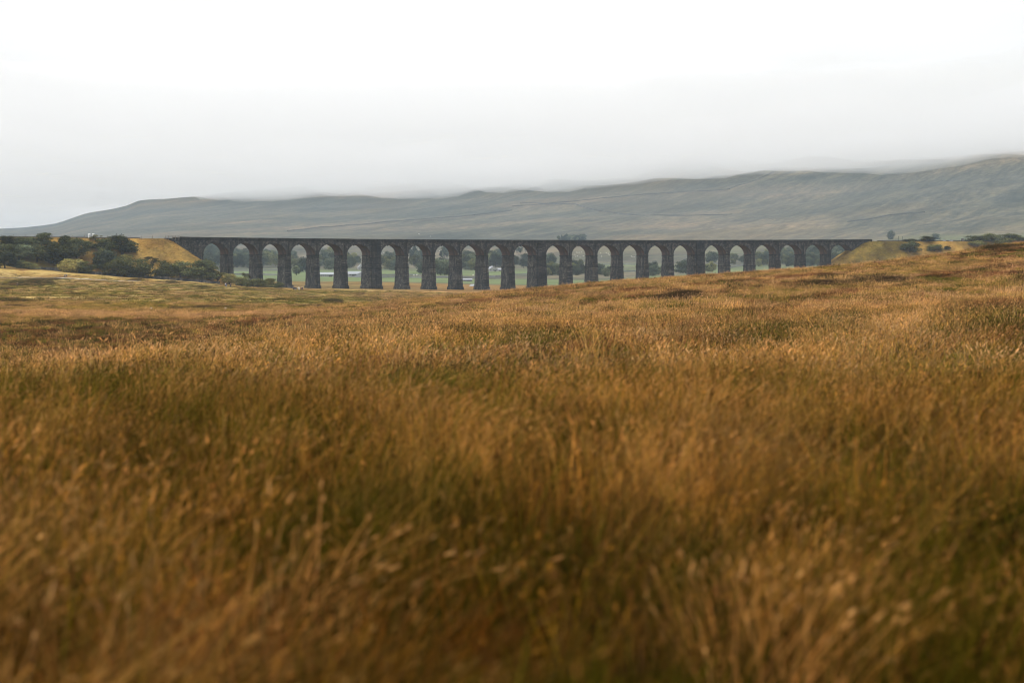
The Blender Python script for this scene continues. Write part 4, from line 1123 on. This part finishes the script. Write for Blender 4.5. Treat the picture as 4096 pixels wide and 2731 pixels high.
for k, (x, c, t, lab) in enumerate(((1503, 'navy', 'black', 'leftmost of the walkers grouped by the third pier, in navy'),
      (1516, 'black', 'denim', 'walker in a black jacket, second from the left by the third pier'), (1528, 'navy', 'denim', 'walker in navy and denim, third from the left by the third pier'),
      (1550, 'white', 'grey', 'walker in a white top, left of two pale ones by the third pier'), (1558, 'white', 'white', 'walker all in white, right of two pale ones by the third pier'),
      (1581, 'rust', 'navy', 'walker in a rust jacket by the third pier'), (1592, 'navy', 'navy', 'rightmost walker by the third pier, all in navy'))):
    person(*Z2(x, 688 - (k % 2)), 'stand' if k % 2 else 'walk', c, t, k * .9, lab, 'walkers by the third pier')

# ------------------------------------------------------------------ grass
def tuft(name, seed, n, rad, hmin, hmax, width, lean, base, tip, var, seg=4, head=0.0, headc=None, stiff=.5, headsize=1.0, knob=False):
    """one clump of grass: n tapering blades, rooted within rad, bent over by the wind (towards +X)"""
    r = np.random.default_rng(seed)
    a = r.uniform(0, 2 * pi, n); q = rad * np.sqrt(r.uniform(0, 1, n))
    root = np.column_stack([q * np.cos(a), q * np.sin(a), np.full(n, -.04)])
    h = r.uniform(hmin, hmax, n) * (1 - .35 * (q / rad) ** 2)
    tall = r.choice(n, max(1, int(n * head)), replace=False) if head > 0 else []
    if head > 0: h[tall] = hmax * r.uniform(.9, 1.25, len(tall))
    az = r.uniform(0, 2 * pi, n); dx = np.cos(az) * (1 - stiff) * .75 + lean * r.uniform(.3, 1.4, n); dy = np.sin(az) * (1 - stiff) * .75
    out = root.copy(); out[:, 2] = 0; out = out / rad * .25
    bend = np.column_stack([dx + out[:, 0], dy + out[:, 1], np.zeros(n)])
    wa = r.uniform(0, pi, n); side = np.column_stack([np.cos(wa), np.sin(wa) * .6, np.zeros(n)])
    w = width * r.uniform(.6, 1.4, n)
    ts = np.linspace(0, 1, seg + 1)
    V_, C_ = [], []
    bcol = np.array(base); tcol = np.array(tip)
    hue = r.uniform(1 - var, 1 + var, (n, 1)) * (1 + r.normal(size=(n, 1)) * np.array([[.06, .0, -.06]]))
    for t in ts:
        c = root + bend * (h * t ** 1.9)[:, None]; c[:, 2] += h * (t - .28 * np.linalg.norm(bend, axis=1) * t ** 2)
        ww = w * (1 - t ** 2.2) * .5 + .0004
        V_.append(c - side * ww[:, None]); V_.append(c + side * ww[:, None])
        k = np.clip(t * 1.12, 0, 1) ** 1.35  # feet stay dark: stem colour plus painted shade between the blades
        cc = (bcol * (1 - k) + tcol * k)[None] * hue; C_ += [cc, cc]
    v = np.stack(V_, 1); c = np.stack(C_, 1); m = 2 * (seg + 1)
    qs = []
    b0 = np.arange(n)[:, None] * m
    for k in range(seg):
        qs.append(b0 + np.array([[2 * k, 2 * k + 1, 2 * k + 3, 2 * k + 2]]))
    q_ = np.concatenate(qs); v = v.reshape(-1, 3); c = c.reshape(-1, 3)
    if head > 0:
        k = tall; tipc = (root + bend * h[:, None]); tipc[:, 2] += h * (1 - .28 * np.linalg.norm(bend, axis=1))
        hv, hq, hc = [], [], []
        for j in k:
            d0 = bend[j] * 1.9 * h[j]; d0 = np.array([d0[0], d0[1], h[j] * .75]); d0 /= np.linalg.norm(d0)
            ln = headsize * r.uniform(.05, .12)
            if knob:        # brown flower knot of a rush, below the tip
                c0 = tipc[j] - d0 * h[j] * .16
                for _ in range(5):
                    d = r.normal(size=3); d /= np.linalg.norm(d); s = np.cross(d, r.normal(size=3)); s /= np.linalg.norm(s); ln = .013 * headsize
                    i0 = len(hv); hv += [c0 - d * ln - s * ln * .2, c0 - s * ln * .6, c0 + d * ln, c0 + s * ln * .6]
                    hq.append([i0, i0 + 1, i0 + 2, i0 + 3]); hc += [np.array(headc) * r.uniform(.7, 1.3)] * 4
                continue
            for _ in range(3):
                d = d0 + r.normal(size=3) * .16; d /= np.linalg.norm(d); s = np.cross(d, r.normal(size=3)); s /= np.linalg.norm(s)
                wd = headsize * r.uniform(.0022, .0048); p = tipc[j] - d0 * ln * r.uniform(.1, .6)
                i0 = len(hv); hv += [p - s * wd * .3, p + d * ln * .4 - s * wd, p + d * ln, p + d * ln * .4 + s * wd]
                hq.append([i0, i0 + 1, i0 + 2, i0 + 3]); hc += [np.array(headc) * r.uniform(.75, 1.25)] * 4
        hq = np.array(hq) + len(v); v = np.concatenate([v, np.array(hv)]); q_ = np.concatenate([q_, hq]); c = np.concatenate([c, np.array(hc)])
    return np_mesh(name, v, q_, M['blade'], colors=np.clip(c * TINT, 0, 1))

TINT = np.ones(3)
def proto_collection(name, meshes):
    c = bpy.data.collections.new(name)
    for i, me in enumerate(meshes):
        c.objects.link(bpy.data.objects.new('%s_%02d' % (name, i), me))
    return c

def scatter_group(coll):
    g = bpy.data.node_groups.new('scatter_' + coll.name, 'GeometryNodeTree')
    g.interface.new_socket('Geometry', in_out='INPUT', socket_type='NodeSocketGeometry')
    g.interface.new_socket('Geometry', in_out='OUTPUT', socket_type='NodeSocketGeometry')
    gi = g.nodes.new('NodeGroupInput'); go = g.nodes.new('NodeGroupOutput')
    ip = g.nodes.new('GeometryNodeInstanceOnPoints'); ci = g.nodes.new('GeometryNodeCollectionInfo')
    ci.inputs['Collection'].default_value = coll; ci.inputs['Separate Children'].default_value = True; ci.inputs['Reset Children'].default_value = True
    def attr(nm, t):
        n = g.nodes.new('GeometryNodeInputNamedAttribute'); n.data_type = t; n.inputs['Name'].default_value = nm; return n.outputs['Attribute']
    g.links.new(gi.outputs[0], ip.inputs['Points']); g.links.new(ci.outputs[0], ip.inputs['Instance'])
    ip.inputs['Pick Instance'].default_value = True
    g.links.new(attr('pick', 'INT'), ip.inputs['Instance Index'])
    er = g.nodes.new('FunctionNodeEulerToRotation'); g.links.new(attr('rot', 'FLOAT_VECTOR'), er.inputs[0]); g.links.new(er.outputs[0], ip.inputs['Rotation'])
    g.links.new(attr('scl', 'FLOAT_VECTOR'), ip.inputs['Scale'])
    g.links.new(ip.outputs[0], go.inputs[0])
    return g

def scatter(name, pts, pick, rot, scl, group, label, cat):
    me = bpy.data.meshes.new(name); n = len(pts)
    me.vertices.add(n); me.vertices.foreach_set('co', np.asarray(pts, np.float32).ravel())
    a = me.attributes.new('pick', 'INT', 'POINT'); a.data.foreach_set('value', np.asarray(pick, np.int32))
    a = me.attributes.new('rot', 'FLOAT_VECTOR', 'POINT'); a.data.foreach_set('vector', np.asarray(rot, np.float32).ravel())
    a = me.attributes.new('scl', 'FLOAT_VECTOR', 'POINT'); a.data.foreach_set('vector', np.asarray(scl, np.float32).ravel())
    o = link(name, me); m = o.modifiers.new('scatter', 'NODES'); m.node_group = group
    return tag(o, label, cat, kind='stuff')

S_B, S_T = (.075, .045, .012), (.60, .325, .085)
P_T = (.58, .315, .125)       # pinkish seed straw
G_B, G_T = (.030, .042, .007), (.115, .130, .014)
R_B, R_T = (.045, .022, .008), (.34, .140, .040)
Y_B, Y_T = (.05, .055, .008), (.42, .27, .035)
COLS = (S_B, S_T, P_T, R_B, R_T, Y_B, Y_T)
def palette(w, nseg, rad, n, hs=1.0, hm=1.0, tint=(1, 1, 1), shade_tint=(1, 1, 1)):
    global TINT; TINT = np.array(shade_tint)
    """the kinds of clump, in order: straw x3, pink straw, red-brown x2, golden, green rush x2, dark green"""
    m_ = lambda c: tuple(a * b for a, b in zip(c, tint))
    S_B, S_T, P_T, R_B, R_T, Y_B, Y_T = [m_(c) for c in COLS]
    k = []
    for s in range(3): k.append(tuft('straw', 100 + s, n, rad, .34 * hm, .66 * hm, w, .24, S_B, S_T, .3, nseg, .12, P_T, .55, hs))
    k.append(tuft('pink', 110, n, rad, .35 * hm, .66 * hm, w, .45, (.07, .04, .015), P_T, .3, nseg, .28, (.54, .34, .17), .5, hs))
    for s in range(2): k.append(tuft('red', 120 + s, n, rad, .25 * hm, .5 * hm, w, .4, R_B, R_T, .35, nseg, .14, (.24, .11, .05), .4, hs))
    k.append(tuft('gold', 130, n, rad, .25 * hm, .5 * hm, w, .4, Y_B, Y_T, .3, nseg, .2, S_T, .4, hs))
    for s in range(2): k.append(tuft('rush', 140 + s, n, rad, .35 * hm, .75 * hm, w, .26, G_B, (.155, .145, .020), .4, nseg, .05, (.045, .022, .016), .74, hs * 1.1, True))
    k.append(tuft('green', 150, n, rad, .2 * hm, .45 * hm, w, .3, G_B, G_T, .35, nseg, 0, None, .5, hs))
    k.append(tuft('darkrush', 160, n, rad, .35 * hm, .7 * hm, w, .2, (.02, .024, .008), (.075, .068, .02), .35, nseg, .1, (.06, .035, .02), .7, hs))
    k.append(tuft('wisp', 170, int(n * .45), rad * 1.3, .5 * hm, 1.0 * hm, w * .9, .32, (.08, .05, .016), (.60, .38, .135), .25, nseg + 1, .3, P_T, .35, hs))
    k.append(tuft('thatch', 180, n, rad * 1.2, .18 * hm, .42 * hm, w, .9, (.06, .035, .012), (.50, .30, .10), .35, nseg, 0, None, .1, hs))
    k.append(tuft('brown', 190, n, rad, .25 * hm, .55 * hm, w, .35, (.035, .018, .007), (.17, .078, .026), .4, nseg, .08, (.2, .1, .05), .45, hs))
    return k
def choose(x, y, r, near=1.0):
    """which kind of clump grows where: broad drifts of straw, red-brown, gold and green"""
    n = len(x)
    xr = x * .94 - y * .34; yr = x * .34 + y * .94      # drifts run up the slope
    A = fbm(xr / 4.5, yr / 19, 61, 4); B = fbm(xr / 2.6, yr / 9, 62, 4); Cc = fbm(x / 1.6, y / 2.2, 63, 3)
    px = CX + F * x / np.maximum(y, 4)
    g = B + (Cc - .5) * .25 + (r.uniform(0, 1, n) - .5) * .24
    b = A + (Cc - .5) * .35 + (r.uniform(0, 1, n) - .5) * .24
    pick = r.choice([0, 1, 2, 3, 11, 12], n, p=[.24, .24, .22, .10, .10, .10])
    pick = np.where(b > (.525 if near else .575), r.choice([4, 5, 13], n), pick)
    pick = np.where((b < .42) & (r.uniform(0, 1, n) < .6), 6, pick)
    pick = np.where(g > (.575 if near else .62), r.choice([7, 8, 9, 9, 10], n), pick)
    # the damp hollow behind the first rise, the bleached strip beyond it, the greener plain
    u = r.uniform(0, 1, n); w_ = np.clip((1500 - px) / 900, 0, 1)
    hol = np.clip(1 - np.abs((y - 190) / 80), 0, 1) * w_ * (.55 + .9 * Cc)
    pick = np.where(u < hol, r.choice([13, 13, 13, 10, 8, 4], n), pick)
    brt = np.clip(1 - np.abs((y - 288) / 26), 0, 1) * np.clip((1350 - px) / 300, 0, 1)
    pick = np.where(u < brt * 1.5, r.choice([0, 1, 2, 3], n), pick)
    pl = (y > 315) & (px < 1500) & (fbm(x / 14, y / 60, 66, 4) + (u - .5) * .3 > .51)
    pick = np.where(pl, r.choice([6, 6, 9, 7], n), pick)
    sw = (y > 310) & np.isin(pick, (4, 5, 13)) & (u < .65) & (px < 1700)
    pick = np.where(sw, r.choice([6, 9, 0, 1, 6], n), pick)
    # rushier growth close by, picked darker to paint in foreground shade
    cl_ = np.interp(y, [8, 16, 30, 48, 115], [.86, .74, .42, .20, .10]) + (fbm(x / 1.3, y / 2.6, 98, 3) - .5) * np.interp(y, [10, 115], [1.3, .5])
    gp = fbm(x / .9 + 31, y / 1.6, 99, 3) + .10 * (fbm(x / 3.3, y / 5.5, 101, 2) - .5) * 4
    pick = np.where(r.uniform(0, 1, n) < cl_, r.choice([4, 5, 6, 13, 13, 13, 7, 8, 10, 9, 10, 3, 11, 6, 9], n), pick)
    pick = np.where((y < 34) & (gp > .535) & (r.uniform(0, 1, n) < .85), r.choice([8, 9, 7, 10, 9], n), pick)
    return pick
def field(y0, y1, spacing, vmax, r):
    """jittered rows over the ground between y0 and y1"""
    ys = np.arange(y0, y1, spacing); out = []
    for y in ys:
        hw = vmax * (y + 6); xs = np.arange(-hw, hw, spacing)
        out.append(np.column_stack([xs + r.uniform(-.5, .5, len(xs)) * spacing, np.full(len(xs), y) + r.uniform(-.5, .5, len(xs)) * spacing]))
    return np.concatenate(out)
def lay(name, xy, coll, smin, smax, label, r, pick=None, hsc=1.0, near=1.0):
    x, y = xy[:, 0], xy[:, 1]; n = len(x); z = H(x, y)
    if pick is None: pick = choose(x, y, r, near)
    rot = np.column_stack([r.normal(size=n) * .11, r.normal(size=n) * .11, r.normal(size=n) * .7])
    s = r.uniform(smin, smax, n) * (.82 + .36 * fbm(x / 3.1, y / 3.1, 90, 2))
    scl = np.column_stack([s, s, np.minimum(1.12 - .22 * np.clip((9 - y) / 5, 0, 1), s * hsc * r.uniform(.7, 1.25, n) * (.55 + .9 * fbm(x / 1.1, y / 1.3, 93, 2)))])
    return scatter(name, np.column_stack([x, y, z]), pick, rot, scl, coll, label, 'grass')
r_ = np.random.default_rng(99)
def gaps(q, cut):
    return q[fbm(q[:, 0] / .62, q[:, 1] / .75, 97, 2) + r_.uniform(-.08, .08, len(q)) > cut]
def band(q, y0, y1):
    t = q[:, 1] + (fbm(q[:, 0] / 2.4, q[:, 1] / 4, 103, 3) - .5) * np.clip(q[:, 1] * .7, 0, 16)
    return q[(t >= y0 if y0 > 3 else t > -99) & (t < y1)]
for y0_, y1_, near_shade, lab in ((2.6, 10, (.49, .425, .25), 'rank grass and rushes closest to the viewer, shade painted into their colour, strongly out of focus'),
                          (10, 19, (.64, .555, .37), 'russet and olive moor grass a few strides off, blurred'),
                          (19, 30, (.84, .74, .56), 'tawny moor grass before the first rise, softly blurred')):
    c_near = scatter_group(proto_collection('near_tuft_%d' % y0_, palette(.0060, 5, .20, 110, .55, .95, (1, 1, 1), near_shade)))  # nearer bands darker: vignette and foreground shade put into the blade colour
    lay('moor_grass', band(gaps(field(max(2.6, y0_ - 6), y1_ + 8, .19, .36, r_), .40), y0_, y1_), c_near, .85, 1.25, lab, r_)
c_mid = scatter_group(proto_collection('mid_tuft', palette(.011, 3, .38, 150, .9, .85)))
lay('moor_grass', band(gaps(field(22, 115, .42, .31, r_), .36), 30, 999), c_mid, .9, 1.3, 'soft-focus tawny moor grass on the first rise of the moor', r_)
for y0_, y1_, cut, lab in ((6.5, 24, .60, 'pale straw clumps standing out of the darkened near grass'),):
    q = gaps(field(y0_, y1_, .27, .36, r_), .40); q = q[fbm(q[:, 0] / 1.1 + 7, q[:, 1] / 2.6, 111, 3) > cut - .04]
    lay('straw_clumps', q, c_near, .85, 1.25, lab, r_, r_.choice([0, 1, 2, 4, 5, 3], len(q)))
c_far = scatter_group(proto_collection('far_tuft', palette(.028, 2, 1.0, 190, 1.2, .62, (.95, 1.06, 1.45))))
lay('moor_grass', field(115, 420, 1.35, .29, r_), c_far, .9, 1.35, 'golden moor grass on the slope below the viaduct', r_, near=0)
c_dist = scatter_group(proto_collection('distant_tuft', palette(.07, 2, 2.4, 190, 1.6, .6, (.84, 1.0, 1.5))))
xy = field(420, 905, 3.6, .28, r_)
# keep to the land the camera side of the embankment wall
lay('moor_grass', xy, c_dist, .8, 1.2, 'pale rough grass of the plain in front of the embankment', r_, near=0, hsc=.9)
for spn, zf_, rng_x in ((SP_L, lambda k: 15.7, (-262, -100)), (SP_R, lambda k: (HY - 966.5) / F * SP_R[k, 1], (170, 330))):
    k_ = r_.integers(0, len(spn) - 1, 5200); f_ = r_.uniform(0, 1, 5200); base_ = spn[k_] + (spn[k_ + 1] - spn[k_]) * f_[:, None]
    d_ = spn[k_ + 1] - spn[k_]; d_ /= np.linalg.norm(d_, axis=1)[:, None]; ang = r_.uniform(-.2, 1.3, 5200)
    e_ = spn[-1] if spn is SP_L else spn[0]; q_ = r_.uniform(3.2, 29, 5200)
    P_ = base_ + np.column_stack([d_[:, 1], -d_[:, 0]]) * q_[:, None]
    a2 = r_.uniform(-pi, pi, 1500); P2 = e_[None] + np.column_stack([np.cos(a2), np.sin(a2)]) * r_.uniform(3.5, 29, 1500)[:, None]
    P_ = np.concatenate([P_, P2]); P_ = P_[(P_[:, 0] > rng_x[0]) & (P_[:, 0] < rng_x[1])]
    z_ = bank_h(P_[:, 0], P_[:, 1]); ok = z_ > H(P_[:, 0], P_[:, 1]); P_ = P_[ok]; z_ = z_[ok]; n_ = len(P_)
    nz = fbm(P_[:, 0] / 7, P_[:, 1] / 7, 95, 4); s_ = r_.uniform(.22, .42, n_)
    pk = np.where(nz > .58, r_.choice([4, 5, 12], n_), np.where(nz < .43, r_.choice([6, 9, 6], n_), r_.choice([0, 1, 2, 6, 12], n_)))
    scatter('bank_grass', np.column_stack([P_, z_ - .05]), pk, np.column_stack([r_.normal(size=n_) * .1 + .25, r_.normal(size=n_) * .1, r_.normal(size=n_) * .5]),
            np.column_stack([s_, s_, s_ * 1.1]), c_dist, 'golden tussock grass on the %s railway embankment' % ('left' if spn is SP_L else 'right'), 'grass')
# dark rush beds on the plain
rp = []
RUSH = [(Z1, 330, 655, 300, 45), (Z1, 120, 680, 200, 16), (Z1, 420, 640, 130, 40), (Z1, 60, 720, 80, 14), (Z1, 120, 845, 130, 26), (Z1, 150, 912, 210, 16), (Z1, 535, 928, 55, 22), (Z1, 1430, 628, 110, 16), (Z1, 1800, 652, 60, 14),
        (Z1, 1870, 937, 200, 10), (Z1, 2120, 922, 150, 14), (Z1, 560, 620, 80, 14), (Z2, 540, 647, 100, 10), (Z2, 1010, 676, 110, 8), (Z2, 800, 868, 560, 10), (Z2, 1660, 856, 300, 12), (Z2, 1910, 802, 90, 26), (Z2, 1390, 782, 110, 10),
        (Z2, 230, 600, 70, 12), (Z3, 85, 855, 80, 22), (Z3, 2210, 868, 60, 20), (Z3, 1500, 925, 90, 14), (Z4, 950, 715, 130, 10), (Z4, 1560, 850, 330, 40), (Z4, 1700, 800, 200, 40), (Z5, 1350, 690, 380, 40), (Z5, 1900, 650, 500, 50), (Z5, 640, 605, 150, 10), (Z5, 1300, 602, 130, 10), (Z6, 2100, 560, 400, 40)]
for zf, x, y, w, h in RUSH:
    n = int(max(22, w * h / 24))
    for k in range(n):
        u_ = rt.gauss(0, .33); v_ = rt.gauss(0, .33)
        q = hit(*zf(x + u_ * w, y + v_ * h), 120, 1000, False); rp.append((q[0], q[1]))
rp = np.array(rp)
near_ = rp[:, 1] < 420
for sel, cc, lab in ((near_, c_far, 'dark green rush beds on the sloping moor'), (~near_, c_dist, 'dark brown-green rush beds scattered over the plain')):
    q = rp[sel]
    o = lay('rush_beds', q, cc, .6, 1.0, lab, r_, r_.choice([10, 10, 10, 9, 4], len(q)), 1.3); o['category'] = 'rushes'

# ------------------------------------------------------------------ haze, cloud
def box_mesh(name, x0, x1, y0, y1, z0, z1, mat):
    mb = MB(); mb.box(((x0 + x1) / 2, (y0 + y1) / 2, (z0 + z1) / 2), (x1 - x0, y1 - y0, z1 - z0)); return mb.build(name, mat)
def vol_mat(name, colr, dens, aniso=0.0):
    m, nt = new_mat(name); p = N(nt, 'ShaderNodeVolumePrincipled')
    p.inputs['Color'].default_value = (*colr, 1); p.inputs['Density'].default_value = dens; p.inputs['Anisotropy'].default_value = aniso
    o = N(nt, 'ShaderNodeOutputMaterial'); L(nt, p.outputs[0], o.inputs['Volume']); return m
HAZE_D, CLOUD_D = 5.8e-5, .0020
CB = 184.0
hz = box_mesh('haze', -5200, 5200, -60, 16600, -40, CB - 8, vol_mat('haze_air', (.66, .83, 1.0), HAZE_D))
tag(hz, 'thin pale haze over the whole valley', 'haze', kind='stuff')
# the cloud: a low layer with an uneven underside
nx, ny = 260, 220
cx_ = np.linspace(-5200, 5200, nx); ct_ = np.linspace(0, 1, ny) ** 1.3
gx = np.repeat(cx_[:, None], ny, 1)
gy = 1300 + (16500 - 1300) * np.repeat(ct_[None, :], nx, 0)
lift = np.clip((-500 - gx) / 750, 0, 1); lift = lift * lift * (3 - 2 * lift) * 54      # the layer lifts off the fell's southern end
zb_ = np.maximum(CB + fbm(gx / 260, gy / 700, 55, 5) * 110 - 44, CB - 4) + lift + np.clip((gx - 250) / 700, 0, 1) * 27
th_ = 24 + np.clip((gy - 1500) / 5200, 0, 1) ** 1.7 * 400 + (fbm(gx / 800, gy / 900, 57, 4) - .5) * 20
vb = np.stack([gx, gy, zb_], -1).reshape(-1, 3); vt = vb.copy(); vt[:, 2] += np.maximum(th_, .5).ravel()
i, j = np.meshgrid(np.arange(nx - 1), np.arange(ny - 1), indexing='ij'); a = (i * ny + j).ravel(); nb = nx * ny
qb = np.stack([a, a + 1, a + ny + 1, a + ny], 1); qt = np.stack([a, a + ny, a + ny + 1, a + 1], 1) + nb
rim = [(k * ny) for k in range(nx)] + [((nx - 1) * ny + k) for k in range(1, ny)] + [(k * ny + ny - 1) for k in range(nx - 2, -1, -1)] + [k for k in range(ny - 2, 0, -1)]
qs = np.array([[rim[k], rim[(k + 1) % len(rim)], rim[(k + 1) % len(rim)] + nb, rim[k] + nb] for k in range(len(rim))])
cme = np_mesh('cloud', np.concatenate([vb, vt]), np.concatenate([qb, qt, qs]), vol_mat('cloud_mist', (1, 1, 1), CLOUD_D, .55), smooth=False)
tag(link('cloud', cme), 'low white cloud hiding the top of the fell', 'cloud', kind='stuff')

# ------------------------------------------------------------------ sky, sun, camera
SUN_EL, SUN_AZ = math.radians(48), math.radians(-75)       # azimuth from +Y, negative to the left
w = bpy.data.worlds.new('World'); sc.world = w; w.use_nodes = True
nt = w.node_tree; nt.nodes.clear()
sky = N(nt, 'ShaderNodeTexSky', sky_type='NISHITA'); sky.sun_disc = False
sky.sun_elevation = SUN_EL; sky.sun_rotation = SUN_AZ; sky.dust_density = 3.0; sky.air_density = 1.0
hs = N(nt, 'ShaderNodeHueSaturation'); hs.inputs['Saturation'].default_value = .12; L(nt, sky.outputs[0], hs.inputs['Color'])
tc = N(nt, 'ShaderNodeTexCoord'); sp_ = N(nt, 'ShaderNodeSeparateXYZ'); L(nt, tc.outputs['Generated'], sp_.inputs[0])
grad = ramp(nt, sp_.outputs['Z'], [(0.0, (.27, .285, .30)), (.022, (.30, .315, .325)), (.05, (.40, .408, .413)), (.085, (.50, .503, .506)), (.13, (.53, .53, .53)), (.5, (.72, .72, .72)), (1, (.98, .98, .98))])
SKY_K = 19.0
# the cloud deck is thinnest, and brightest, straight ahead
ax = N(nt, 'ShaderNodeMath', operation='MULTIPLY'); L(nt, sp_.outputs['X'], ax.inputs[0]); L(nt, sp_.outputs['X'], ax.inputs[1])
az_ = ramp(nt, ax.outputs[0], [(0, (1, 1, 1)), (.06, (.84, .845, .85)), (.5, (.80, .81, .82))])
grad = mix(nt, 1.0, grad, az_, 'MULTIPLY')
over = mix(nt, 1.0, grad, (SKY_K, SKY_K, SKY_K * 1.01), 'MULTIPLY')
blw = N(nt, 'ShaderNodeMath', operation='LESS_THAN'); blw.inputs[1].default_value = -.004; L(nt, sp_.outputs['Z'], blw.inputs[0])
over = mix(nt, blw.outputs[0], over, (.9, .8, .6))      # below the horizon: dull land, not sky
fin = mix(nt, .90, hs.outputs[0], over)
bg = N(nt, 'ShaderNodeBackground'); bg.inputs['Strength'].default_value = .12; L(nt, fin, bg.inputs[0])
wo = N(nt, 'ShaderNodeOutputWorld'); L(nt, bg.outputs[0], wo.inputs[0])
sd = bpy.data.lights.new('sun', 'SUN'); sd.energy = 1.4; sd.angle = math.radians(14); sd.color = (1, .95, .88)
so = bpy.data.objects.new('sun', sd); col.objects.link(so)
dirv = Vector((math.sin(SUN_AZ) * math.cos(SUN_EL), math.cos(SUN_AZ) * math.cos(SUN_EL), math.sin(SUN_EL)))
so.rotation_euler = (-dirv).to_track_quat('-Z', 'Y').to_euler(); so.location = (-60, 20, 80)

cd = bpy.data.cameras.new('camera'); co = bpy.data.objects.new('camera', cd); col.objects.link(co)
cd.sensor_width = 36; cd.lens = 75 ; cd.clip_start = .1; cd.clip_end = 30000
co.location = (0, 0, 0); co.rotation_euler = (pi / 2, 0, 0)
cd.shift_y = -(2731 / 2 - HY) / 4096
cd.dof.use_dof = True; cd.dof.focus_distance = 900; cd.dof.aperture_fstop = 2.5
sc.camera = co
sc.view_settings.view_transform = 'Standard'; sc.view_settings.look = 'None'; sc.view_settings.gamma = 1; sc.view_settings.exposure = 0.15
sc.render.engine = 'CYCLES'; sc.cycles.pixel_filter_type = 'BLACKMAN_HARRIS'; sc.cycles.filter_width = 1.05
cy = sc.cycles
cy.max_bounces = 10; cy.diffuse_bounces = 3; cy.transmission_bounces = 3; cy.transparent_max_bounces = 8; cy.volume_bounces = 6
cy.use_denoising = True
try: cy.denoiser = 'OPENIMAGEDENOISE'
except Exception: pass
cy.caustics_reflective = False; cy.caustics_refractive = False
cy.sample_clamp_indirect = 8
